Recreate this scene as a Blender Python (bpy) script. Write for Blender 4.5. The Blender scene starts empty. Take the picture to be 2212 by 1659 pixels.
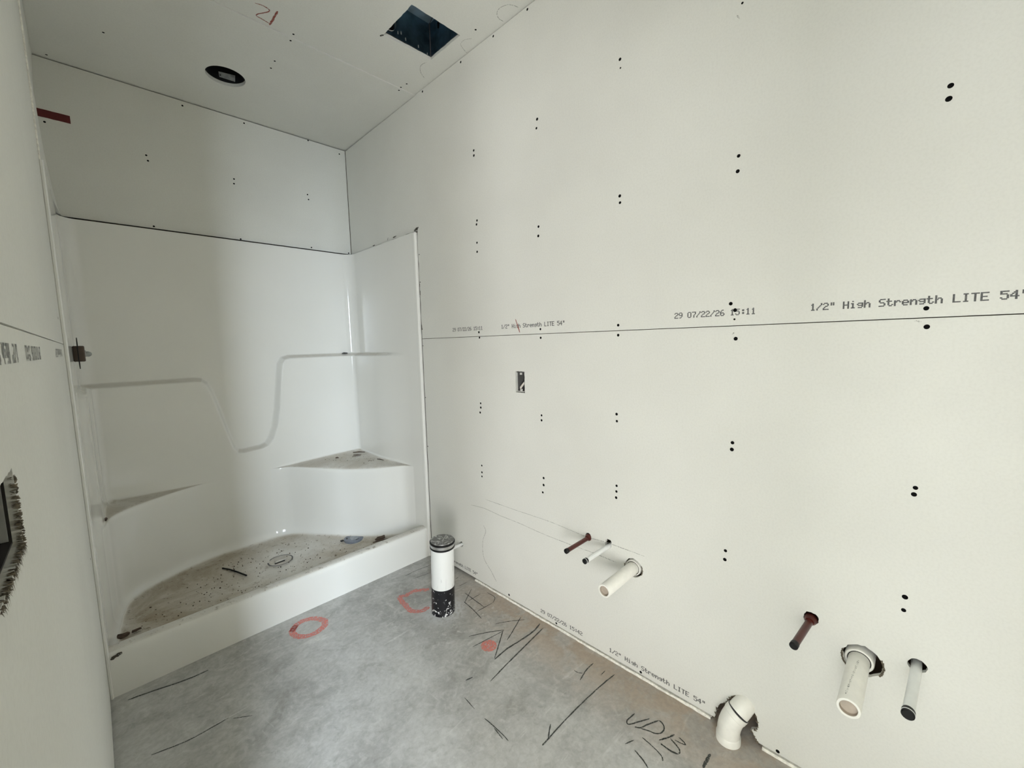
import bpy, bmesh, math, random
from mathutils import Vector, Matrix
import numpy as np

# ------------------------------------------------------------------ camera, world, lights, exposure
scene = bpy.context.scene
C = scene.collection
CAM = [-1.4232, -3.0437, 1.3396]
CAMR = [[0.702225, -0.711503, -0.025368], [0.089232, 0.052606, 0.994621], [0.706341, 0.700711, -0.10043]]
FPX = 900.3141
cam_d = bpy.data.cameras.new('camera')
cam_d.sensor_fit = 'HORIZONTAL'
cam_d.sensor_width = 36.0
cam_d.lens = FPX * 36.0 / 2212.0
cam_d.clip_start = 0.01
cam = bpy.data.objects.new('camera', cam_d)
C.objects.link(cam)
r_, u_, f_ = [Vector(v) for v in CAMR]
m3 = Matrix((r_, u_, -f_)).transposed()
cam.matrix_world = Matrix.Translation(CAM) @ m3.to_4x4()
scene.camera = cam

vs = scene.view_settings
vs.view_transform = 'Standard'
vs.look = 'None'
vs.gamma = 1.0
vs.use_curve_mapping = False
vs.exposure = 0.0
scene.cycles.max_bounces = 14
scene.cycles.diffuse_bounces = 10
scene.cycles.glossy_bounces = 6
scene.cycles.use_denoising = True

world = bpy.data.worlds.new('sky')
scene.world = world
world.use_nodes = True
bg = world.node_tree.nodes['Background']
bg.inputs['Color'].default_value = (0.62, 0.78, 1.0, 1)
bg.inputs['Strength'].default_value = 0.5


def window_light(name, loc, target, sx, sy, power, color):
    l = bpy.data.lights.new(name, 'AREA')
    l.shape = 'RECTANGLE'
    l.size, l.size_y = sx, sy
    l.energy = power
    l.color = color
    o = bpy.data.objects.new(name, l)
    C.objects.link(o)
    o.location = loc
    o.rotation_euler = (Vector(target) - Vector(loc)).to_track_quat('-Z', 'Y').to_euler()
    return o


# daylight through the patio opening at the far end of the next room, and through its side window
window_light('daylight_window', (-2.34, -5.17, 1.95), (-2.34, 0, 1.95), 0.62, 1.9, 390, (0.80, 0.90, 1.0))
window_light('daylight_patio', (-3.70, -5.17, 0.85), (-3.70, 0, 0.85), 1.9, 1.5, 275, (1.0, 0.995, 0.98))
window_light('daylight_side', (-5.96, -3.3, 1.35), (0, -3.3, 1.35), 3.4, 1.7, 135, (0.98, 1.0, 0.98))

# ------------------------------------------------------------------ helpers
rnd = random.Random(7)


def look_smooth(me):
    for p in me.polygons:
        p.use_smooth = True


class MB:
    def __init__(self):
        self.v, self.f = [], []

    def add(self, vs, fs):
        b = len(self.v)
        self.v += [tuple(p) for p in vs]
        self.f += [tuple(b + i for i in f) for f in fs]
        return self

    def box(self, x0, y0, z0, x1, y1, z1):
        vs = [(x, y, z) for z in (z0, z1) for y in (y0, y1) for x in (x0, x1)]
        return self.add(vs, [(0, 2, 3, 1), (4, 5, 7, 6), (0, 1, 5, 4), (2, 6, 7, 3), (0, 4, 6, 2), (1, 3, 7, 5)])

    def tube(self, path, radii, seg=24, cap0=True, cap1=True):
        path = [Vector(p) for p in path]
        if not hasattr(radii, '__len__'):
            radii = [radii] * len(path)
        rings = []
        t0 = (path[1] - path[0]).normalized()
        ref = Vector((0, 0, 1)) if abs(t0.z) < 0.9 else Vector((1, 0, 0))
        n = t0.cross(ref).normalized()
        vs = []
        for i, p in enumerate(path):
            if i == 0: t = path[1] - path[0]
            elif i == len(path) - 1: t = path[i] - path[i - 1]
            else: t = path[i + 1] - path[i - 1]
            if t.length < 1e-9: t = t0
            t = t.normalized()
            if i and t.dot(tp) < 0: t = -t
            tp = t
            n = (n - t * n.dot(t)).normalized()
            b = t.cross(n)
            for k in range(seg):
                a = 2 * math.pi * k / seg
                vs.append(p + (n * math.cos(a) + b * math.sin(a)) * radii[i])
        fs = []
        for i in range(len(path) - 1):
            for k in range(seg):
                k2 = (k + 1) % seg
                fs.append((i * seg + k, i * seg + k2, (i + 1) * seg + k2, (i + 1) * seg + k))
        if cap0: fs.append(tuple(range(seg - 1, -1, -1)))
        if cap1: fs.append(tuple((len(path) - 1) * seg + k for k in range(seg)))
        return self.add(vs, fs)

    def ribbon(self, pts, w, to3d, rough=0.25, seed=0):
        """a flat strip of pencil or paint along a polyline on a plane"""
        rr = random.Random(seed)
        P = [Vector(p) for p in pts]
        if len(P) > 2:
            Q = []
            for i in range(len(P) - 1):
                p0, p1, p2, p3 = P[max(i - 1, 0)], P[i], P[i + 1], P[min(i + 2, len(P) - 1)]
                for k in range(6):
                    t = k / 6
                    Q.append(0.5 * ((2 * p1) + (p2 - p0) * t + (2 * p0 - 5 * p1 + 4 * p2 - p3) * t * t + (3 * p1 - p0 - 3 * p2 + p3) * t ** 3))
            Q.append(P[-1])
        else:
            Q = [P[0].lerp(P[1], k / 8) for k in range(9)]
        L = []
        for i, q in enumerate(Q):
            t = (Q[min(i + 1, len(Q) - 1)] - Q[max(i - 1, 0)])
            t = t.normalized() if t.length > 1e-9 else Vector((1, 0))
            n = Vector((-t.y, t.x))
            taper = min(1.0, 0.45 + 0.55 * min(i, len(Q) - 1 - i) / 2)
            h = 0.5 * w * taper
            L.append((q + n * h * (1 + rough * rr.uniform(-1, 1)), q - n * h * (1 + rough * rr.uniform(-1, 1))))
        vs, fs = [], []
        for a, b in L:
            vs += [to3d(a), to3d(b)]
        for i in range(len(L) - 1):
            fs.append((2 * i, 2 * i + 1, 2 * i + 3, 2 * i + 2))
        return self.add(vs, fs)

    def mesh(self, name):
        me = bpy.data.meshes.new(name)
        me.from_pydata(self.v, [], self.f)
        me.update()
        return me

    def build(self, name, mat, parent=None, smooth=False, label=None, fix=True, bevel=0):
        me = self.mesh(name)
        if fix or bevel:
            bm = bmesh.new(); bm.from_mesh(me)
            if bevel:
                bmesh.ops.bevel(bm, geom=bm.edges[:], offset=bevel, segments=2, affect='EDGES', profile=0.5)
            bmesh.ops.recalc_face_normals(bm, faces=bm.faces[:])
            bm.to_mesh(me); bm.free()
        if smooth:
            look_smooth(me)
            me.set_sharp_from_angle(angle=math.radians(38))
        return obj(name, me, mat, parent, label)


def obj(name, me, mat, parent=None, label=None):
    o = bpy.data.objects.new(name, me)
    C.objects.link(o)
    if mat is not None:
        me.materials.clear(); me.materials.append(mat)
    if parent is not None:
        o.parent = parent
        o.matrix_parent_inverse = Matrix.Translation(-parent.location) if parent.parent is None else Matrix.Identity(4)
    if label: o['label'] = label
    return o


def thing(name, label, cat, loc, group=None):
    o = bpy.data.objects.new(name, None)
    C.objects.link(o)
    o.location = loc
    o.empty_display_size = 0.05
    o['label'] = label; o['category'] = cat
    if group: o['group'] = group
    return o


def tag(o, label, cat, group=None):
    o['label'] = label; o['category'] = cat
    if group: o['group'] = group
    return o


def struct(o):
    o['kind'] = 'structure'
    return o


def sheet(name, outline, holes, t, to3d, mat, parent):
    """a flat board with real holes: filled 2D curve -> mesh -> mapped onto its wall"""
    cu = bpy.data.curves.new(name, 'CURVE')
    cu.dimensions = '2D'; cu.fill_mode = 'BOTH'; cu.extrude = t / 2
    for loop in [outline] + holes:
        sp = cu.splines.new('POLY')
        sp.points.add(len(loop) - 1)
        for p, q in zip(sp.points, loop):
            p.co = (q[0], q[1], 0, 1)
        sp.use_cyclic_u = True
    tmp = bpy.data.objects.new('tmp', cu)
    C.objects.link(tmp)
    dg = bpy.context.evaluated_depsgraph_get()
    me = bpy.data.meshes.new_from_object(tmp.evaluated_get(dg))
    bpy.data.objects.remove(tmp); bpy.data.curves.remove(cu)
    for v in me.vertices:
        v.co = to3d(v.co.x, v.co.y, v.co.z + t / 2)
    bm = bmesh.new(); bm.from_mesh(me)
    bmesh.ops.remove_doubles(bm, verts=bm.verts[:], dist=1e-6)
    bmesh.ops.recalc_face_normals(bm, faces=bm.faces[:])
    bm.to_mesh(me); bm.free()
    for p in me.polygons: p.use_smooth = False
    me.name = name
    return obj(name, me, mat, parent)


def circ(a, b, r, n=28, jag=0.0, sa=1.0, sb=1.0, seed=1):
    rr = random.Random(seed)
    return [(a + sa * r * math.cos(2 * math.pi * k / n) * (1 + jag * rr.uniform(-1, 1)),
             b + sb * r * math.sin(2 * math.pi * k / n) * (1 + jag * rr.uniform(-1, 1))) for k in range(n)]


def jagline(p, q, n, amp, seed):
    rr = random.Random(seed)
    p, q = Vector(p), Vector(q)
    d = (q - p); nrm = Vector((-d.y, d.x)).normalized()
    return [tuple(p + d * (k / n) + nrm * (amp * rr.uniform(-1, 1) if 0 < k else 0)) for k in range(n)]


# ------------------------------------------------------------------ materials
class NT:
    def __init__(self, name):
        self.m = bpy.data.materials.new(name)
        self.m.use_nodes = True
        self.t = self.m.node_tree
        self.b = self.t.nodes['Principled BSDF']

    def n(self, typ, **kw):
        nd = self.t.nodes.new(typ)
        for k, v in kw.items():
            if k in nd.inputs: self.put(nd.inputs[k], v)
            else: setattr(nd, k, v)
        return nd

    def put(self, sock, v):
        if hasattr(v, 'is_output'): self.t.links.new(v, sock)
        else: sock.default_value = v

    def noise(self, vec, scale, detail=3.0, rough=0.55, dist=0.0):
        nd = self.n('ShaderNodeTexNoise')
        self.put(nd.inputs['Vector'], vec)
        nd.inputs['Scale'].default_value = scale
        nd.inputs['Detail'].default_value = detail
        nd.inputs['Roughness'].default_value = rough
        nd.inputs['Distortion'].default_value = dist
        return nd.outputs['Fac']

    def step(self, x, lo, hi, a=0.0, b=1.0):
        nd = self.n('ShaderNodeMapRange')
        nd.interpolation_type = 'SMOOTHSTEP'
        self.put(nd.inputs['Value'], x)
        for k, v in zip(('From Min', 'From Max', 'To Min', 'To Max'), (lo, hi, a, b)):
            self.put(nd.inputs[k], v)
        return nd.outputs['Result']

    def math(self, op, a, b=0.0, clamp=False):
        nd = self.n('ShaderNodeMath'); nd.operation = op; nd.use_clamp = clamp
        self.put(nd.inputs[0], a); self.put(nd.inputs[1], b)
        return nd.outputs[0]

    def mix(self, fac, a, b):
        nd = self.n('ShaderNodeMix'); nd.data_type = 'RGBA'
        self.put(nd.inputs[0], fac)
        for s, v in ((nd.inputs[6], a), (nd.inputs[7], b)):
            self.put(s, (*v, 1) if isinstance(v, tuple) and len(v) == 3 else v)
        return nd.outputs[2]

    def pos(self):
        g = self.n('ShaderNodeNewGeometry')
        s = self.n('ShaderNodeSeparateXYZ')
        self.t.links.new(g.outputs['Position'], s.inputs[0])
        return g, s.outputs

    def scale(self, vec, sc):
        nd = self.n('ShaderNodeMapping')
        self.put(nd.inputs['Vector'], vec)
        nd.inputs['Scale'].default_value = sc
        return nd.outputs['Vector']

    def bump(self, h, strength, dist):
        nd = self.n('ShaderNodeBump')
        nd.inputs['Strength'].default_value = strength
        nd.inputs['Distance'].default_value = dist
        self.put(nd.inputs['Height'], h)
        self.t.links.new(nd.outputs['Normal'], self.b.inputs['Normal'])

    def out(self, col, rough=0.6, metal=0.0, coat=0.0):
        self.put(self.b.inputs['Base Color'], (*col, 1) if isinstance(col, tuple) and len(col) == 3 else col)
        self.put(self.b.inputs['Roughness'], rough)
        self.put(self.b.inputs['Metallic'], metal)
        self.put(self.b.inputs['Coat Weight'], coat)
        return self.m


def plain(name, col, rough=0.5, metal=0.0, var=0.08, scale=40.0, coat=0.0):
    m = NT(name)
    g, p = m.pos()
    f = m.noise(g.outputs['Position'], scale, 3)
    dark = tuple(c * (1 - var) for c in col); light = tuple(min(1, c * (1 + var)) for c in col)
    return m.out(m.mix(m.step(f, 0.3, 0.7), dark, light), rough, metal, coat)


def mat_drywall(name, base, dark):
    m = NT(name)
    g, p = m.pos()
    v = g.outputs['Position']
    a = m.noise(v, 1.6, 3)
    b = m.noise(v, 160, 2)
    c = m.mix(m.step(a, 0.35, 0.65), dark, base)
    c = m.mix(m.step(b, 0.35, 0.75, 0.0, 0.06), c, (0.25, 0.24, 0.20))
    m.bump(b, 0.05, 0.0005)
    return m.out(c, 0.92)


def mat_concrete():
    m = NT('bare_concrete')
    g, p = m.pos()
    v = g.outputs['Position']
    n1 = m.noise(v, 1.7, 5, 0.6, 0.4)
    n2 = m.noise(v, 7.5, 6, 0.65, 0.6)
    n3 = m.noise(v, 60, 4, 0.6)
    col = m.mix(m.step(n1, 0.30, 0.70), (0.34, 0.335, 0.32), (0.52, 0.52, 0.51))
    col = m.mix(m.step(n2, 0.42, 0.64, 0, 0.50), col, (0.58, 0.58, 0.565))
    col = m.mix(m.step(n2, 0.45, 0.30, 0, 0.38), col, (0.25, 0.24, 0.21))
    n4 = m.noise(v, 24, 6, 0.7, 1.0)
    col = m.mix(m.step(n4, 0.48, 0.66, 0, 0.35), col, (0.66, 0.66, 0.645))
    col = m.mix(m.step(n4, 0.44, 0.32, 0, 0.30), col, (0.24, 0.235, 0.21))
    # trowel streaks and plaster smears
    s1 = m.noise(m.scale(v, (3.0, 16.0, 1.0)), 1.3, 5, 0.6, 1.2)
    col = m.mix(m.step(s1, 0.60, 0.74, 0, 0.6), col, (0.70, 0.70, 0.68))
    s2 = m.noise(m.scale(v, (20.0, 5.0, 1.0)), 1.0, 5, 0.65, 0.8)
    col = m.mix(m.step(s2, 0.63, 0.72, 0, 0.5), col, (0.60, 0.60, 0.58))
    s3 = m.noise(v, 26, 5, 0.7, 0.5)
    col = m.mix(m.step(s3, 0.66, 0.72, 0, 0.65), col, (0.66, 0.66, 0.64))
    # brown stain along the right wall
    wall = m.math('MULTIPLY', m.step(p[0], -0.34, -0.02), m.step(p[1], -0.9, -1.7))
    wall = m.math('MULTIPLY', wall, m.step(n2, 0.36, 0.56, 0.35, 1.0))
    col = m.mix(m.math('MULTIPLY', wall, 0.85), col, (0.40, 0.315, 0.24))
    # dust ring round the closet pipe
    dx = m.math('SUBTRACT', p[0], -0.28); dy = m.math('SUBTRACT', p[1], -1.385)
    r = m.math('SQRT', m.math('ADD', m.math('MULTIPLY', dx, dx), m.math('MULTIPLY', dy, dy)))
    ring = m.math('MULTIPLY', m.step(r, 0.15, 0.065), m.step(n3, 0.40, 0.56, 0.15, 1.0))
    col = m.mix(m.math('MULTIPLY', ring, 0.8), col, (0.66, 0.67, 0.68))
    r2 = m.step(r, 0.55, 0.12)
    spl = m.math('MULTIPLY', r2, m.step(s3, 0.56, 0.66))
    col = m.mix(m.math('MULTIPLY', spl, 0.6), col, (0.62, 0.62, 0.60))
    col = m.mix(m.step(n3, 0.35, 0.7, 0, 0.18), col, (0.14, 0.14, 0.12))
    m.bump(n2, 0.12, 0.004)
    return m.out(col, 0.78)


def mat_shower():
    m = NT('white_gelcoat')
    g, p = m.pos()
    v = g.outputs['Position']
    nz = m.n('ShaderNodeSeparateXYZ')
    m.t.links.new(g.outputs['Normal'], nz.inputs[0])
    up = m.step(nz.outputs[2], 0.62, 0.93)
    low = m.step(p[2], 0.62, 0.58)
    n1 = m.noise(v, 5, 5, 0.62, 0.6)
    n2 = m.noise(v, 34, 5, 0.7, 0.3)
    n3 = m.noise(v, 150, 3, 0.6)
    base = m.mix(m.step(m.noise(v, 1.2, 2), 0.3, 0.7), (0.755, 0.75, 0.715), (0.785, 0.78, 0.75))
    dxs = m.math('ADD', p[0], 0.735); dys = m.math('ADD', p[1], 0.40)
    rs = m.math('SQRT', m.math('ADD', m.math('MULTIPLY', dxs, dxs), m.math('MULTIPLY', dys, dys)))
    clean = m.math('MULTIPLY', m.step(p[2], 0.2, 0.15), m.step(rs, 0.42, 0.08))
    seat = m.step(p[2], 0.3, 0.4)
    amt = m.math('MULTIPLY', m.step(n1, 0.30, 0.66, 0.45, 0.92), up)
    amt = m.math('MULTIPLY', amt, m.math('SUBTRACT', 1.0, m.math('MULTIPLY', clean, 0.60)))
    amt = m.math('MULTIPLY', amt, m.math('SUBTRACT', 1.0, m.math('MULTIPLY', seat, 0.38)))
    curb = m.math('MULTIPLY', m.step(p[1], -0.765, -0.80), m.step(p[2], 0.15, 0.17))
    amt = m.math('MULTIPLY', amt, m.math('SUBTRACT', 1.0, m.math('MULTIPLY', curb, 0.62)))
    amt = m.math('MULTIPLY', amt, m.math('ADD', 0.7, m.math('MULTIPLY', low, 0.3)))
    col = m.mix(amt, base, (0.31, 0.255, 0.175))
    mud = m.math('MULTIPLY', m.math('MULTIPLY', up, low), m.step(n2, 0.57, 0.66, 0, 0.6))
    mud = m.math('MULTIPLY', mud, m.math('SUBTRACT', 1.0, m.math('MULTIPLY', seat, 0.6)))
    col = m.mix(mud, col, (0.15, 0.115, 0.07))
    pale = m.math('MULTIPLY', m.math('MULTIPLY', up, low), m.step(n2, 0.40, 0.32, 0, 0.5))
    col = m.mix(pale, col, (0.58, 0.57, 0.54))
    grit = m.math('MULTIPLY', m.math('MULTIPLY', up, low), m.step(n3, 0.64, 0.70, 0, 0.6))
    col = m.mix(grit, col, (0.10, 0.08, 0.06))
    rough = m.step(amt, 0.0, 0.5, 0.11, 0.75)
    m.put(m.b.inputs['IOR'], 1.5)
    return m.out(col, rough, 0.0, 0.0)


def mat_scribble(name, col, cover=0.75, scale=220):
    """broken pencil / paint film: noise lets the surface show through"""
    m = NT(name)
    g, p = m.pos()
    f = m.noise(g.outputs['Position'], scale, 4, 0.7)
    a = m.step(f, 0.60 - 0.3 * cover, 0.72 - 0.3 * cover)
    m.put(m.b.inputs['Alpha'], m.math('MULTIPLY', a, min(1.0, cover + 0.15)))
    return m.out(col, 0.85)


def mat_black_pipe():
    m = NT('black_sleeve_with_plaster')
    g, p = m.pos()
    f = m.noise(g.outputs['Position'], 70, 3, 0.6, 0.3)
    low = m.step(p[2], 0.06, 0.0, 0.0, 0.07)
    k = m.step(m.math('ADD', f, low), 0.635, 0.655)
    c = m.mix(k, (0.006, 0.006, 0.008), (0.7, 0.7, 0.7))
    return m.out(c, 0.35)


def mat_white_pipe():
    m = NT('white_pipe_scuffed')
    g, p = m.pos()
    f = m.noise(m.scale(g.outputs['Position'], (60, 60, 5)), 1.0, 4, 0.6, 1.0)
    c = m.mix(m.step(f, 0.60, 0.70, 0, 0.7), (0.80, 0.81, 0.80), (0.22, 0.22, 0.22))
    return m.out(c, 0.35)


def mat_plug():
    m = NT('test_plug_metal_dusty')
    g, p = m.pos()
    f = m.noise(g.outputs['Position'], 45, 4, 0.65, 0.8)
    k = m.step(f, 0.50, 0.60)
    c = m.mix(k, (0.16, 0.16, 0.155), (0.62, 0.62, 0.60))
    return m.out(c, m.step(k, 0, 1, 0.35, 0.8), 0.35)


M = {}
M['paper'] = mat_drywall('drywall_paper', (0.718, 0.716, 0.678), (0.685, 0.682, 0.645))
M['gypsum'] = plain('torn_gypsum', (0.80, 0.78, 0.72), 0.9, var=0.15, scale=90)
M['concrete'] = mat_concrete()
M['shower'] = mat_shower()
M['wood'] = plain('framing_lumber', (0.16, 0.115, 0.075), 0.85, var=0.25, scale=12)
M['fill'] = plain('painted_plaster', (0.74, 0.705, 0.615), 0.9)
M['screw'] = plain('black_screw', (0.006, 0.006, 0.006), 0.95)
M['screw'].node_tree.nodes['Principled BSDF'].inputs['Specular IOR Level'].default_value = 0.05
M['ink'] = plain('printing_ink', (0.12, 0.12, 0.12), 0.9, var=0.3, scale=300)
M['ink_pale'] = plain('faded_printing_ink', (0.27, 0.27, 0.26), 0.9, var=0.3, scale=300)
M['pencil'] = mat_scribble('carpenter_pencil', (0.05, 0.055, 0.05), 0.84, 260)
M['faint'] = mat_scribble('faint_pencil', (0.40, 0.40, 0.375), 0.5, 320)
M['redpencil'] = mat_scribble('red_pencil', (0.30, 0.055, 0.035), 0.75, 300)
M['redpaint'] = mat_scribble('red_spray_paint', (0.80, 0.26, 0.22), 0.66, 140)
M['redtape'] = plain('red_tape', (0.095, 0.004, 0.004), 0.6)
M['pvc'] = plain('white_pvc', (0.80, 0.79, 0.74), 0.3, var=0.03)
M['pvc_in'] = plain('pvc_bore', (0.42, 0.36, 0.30), 0.6)
M['pex_red'] = plain('red_pex', (0.075, 0.010, 0.006), 0.32)
M['pex_white'] = plain('white_pex', (0.80, 0.82, 0.82), 0.3, var=0.02)
M['black'] = plain('black_rubber', (0.008, 0.008, 0.008), 0.45)
M['black'].node_tree.nodes['Principled BSDF'].inputs['Specular IOR Level'].default_value = 0.25
M['dark'] = plain('unlit_box_interior', (0.02, 0.017, 0.014), 0.9)  # near-black colour standing in for shade inside the switch box
M['blackpipe'] = mat_black_pipe()
M['whitepipe'] = mat_white_pipe()
M['plug'] = mat_plug()
M['steel'] = plain('clamp_steel', (0.50, 0.50, 0.49), 0.35, 0.8)
M['galv'] = plain('blue_grey_galvanised', (0.10, 0.165, 0.21), 0.30, 0.9, var=0.35, scale=14)
M['galv_lit'] = plain('galvanised_lit_copy', (0.42, 0.52, 0.60), 0.35, 0.6, var=0.3, scale=9)  # lighter copy of the housing metal, reflected light put into its colour
M['can'] = plain('black_can', (0.006, 0.006, 0.007), 0.6)
M['plate'] = plain('zinc_plate', (0.36, 0.37, 0.36), 0.6, 0.2, var=0.2)
M['box'] = plain('grey_box_plastic', (0.10, 0.10, 0.095), 0.6)
M['boxlight'] = plain('pale_box_rim', (0.55, 0.55, 0.52), 0.6)
M['cable'] = plain('white_cable_sheath', (0.62, 0.58, 0.52), 0.5)
M['brass'] = plain('dirty_bronze', (0.10, 0.075, 0.06), 0.4, 0.5)
M['grime'] = mat_scribble('dark_grime', (0.05, 0.042, 0.03), 0.8, 90)
M['kraft'] = plain('torn_brown_paper', (0.13, 0.11, 0.08), 0.95, var=0.5, scale=220)
M['splinter'] = plain('brown_splinter', (0.07, 0.045, 0.03), 0.8, var=0.3)
M['grid'] = plain('grey_strainer', (0.20, 0.22, 0.26), 0.45, 0.2)
M['hubgrey'] = plain('grey_hub', (0.33, 0.35, 0.38), 0.5, 0.1, var=0.2)
M['rim'] = plain('dark_rim_line', (0.06, 0.06, 0.065), 0.5)
M['sticker'] = plain('white_sticker', (0.52, 0.49, 0.44), 0.6, var=0.12)

# ------------------------------------------------------------------ measured positions (metres)
SCREWS_RIGHT = [(-2.6135, 2.3013), (-2.2156, 2.3318), (-2.2175, 2.3023), (-1.8222, 2.2763), (-1.8174, 2.2416), (-3.0536, 1.8911), (-3.0522, 1.8635), (-2.615, 1.8779), (-2.6135, 1.8342), (-2.215, 1.8636), (-2.216, 1.8396), (-1.819, 1.8356), (-1.8167, 1.7967), (-2.6041, 1.4411), (-2.6171, 1.4202), (-2.616, 1.3922), (-3.0406, 1.3947), (-1.7795, 2.7328), (-1.4075, 2.2842), (-1.4073, 2.2603), (-1.4146, 1.9484), (-1.4101, 1.9303), (-1.4091, 1.8413), (-1.4079, 1.7969), (-1.5685, 2.7276), (-1.3315, 2.7254), (-0.9938, 2.7276), (-1.4009, 1.3936), (-1.4042, 1.3657), (-1.8191, 1.393), (-1.8198, 1.3546), (-2.2086, 1.3926), (-2.2086, 1.3549), (-2.6211, 1.3319), (-1.3961, 1.0227), (-1.3961, 1.0001), (-1.39, 0.9731), (-1.8165, 1.0034), (-1.816, 0.9805), (-2.2018, 1.0493), (-2.203, 1.0216), (-2.6203, 1.0003), (-2.6191, 0.978), (-1.3887, 0.6855), (-1.388, 0.6482), (-1.3869, 0.6254), (-1.8221, 0.7108), (-1.8213, 0.6772), (-1.8152, 0.6407), (-2.2017, 0.7614), (-2.2009, 0.7379), (-2.1997, 0.7123), (-0.8833, 1.4298), (-0.8749, 1.3299), (-0.8794, 1.0147), (-0.8767, 0.709), (-0.8872, 1.8673), (-0.8795, 1.7074), (-3.0438, 1.3504), (-3.0449, 0.9506), (-3.0431, 0.9332), (-2.6083, 0.6334), (-2.607, 0.6022), (-3.0405, 0.6588), (-3.0398, 0.6226), (-2.7781, 0.0102), (-1.5707, 0.031), (-1.8838, 0.0228), (-2.3094, 0.0182)]
SCREWS_CEILING = [(-0.0692, -1.5272), (-0.6478, -0.9448), (-0.646, -0.8998), (-0.6552, -0.7005), (-0.6528, -0.6304), (-0.0851, -0.9719), (-0.092, -0.9244), (-0.0897, -0.899), (-1.2526, -0.3989), (-1.438, 0.0255)]
SCREWS_BACK = [(-0.2535, 2.7298), (-0.0432, 2.7023), (-0.6291, 2.7152), (-0.2828, 2.3716), (-0.2781, 2.3402), (-0.7092, 2.3675), (-0.7114, 2.3397), (-0.7017, 2.0138), (-0.9296, 2.7083), (-1.1108, 2.3909), (-1.1059, 2.3641), (-1.111, 2.0197), (-1.4732, 2.4395), (-0.2816, 2.0212), (-0.0207, 2.0174)]
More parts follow.
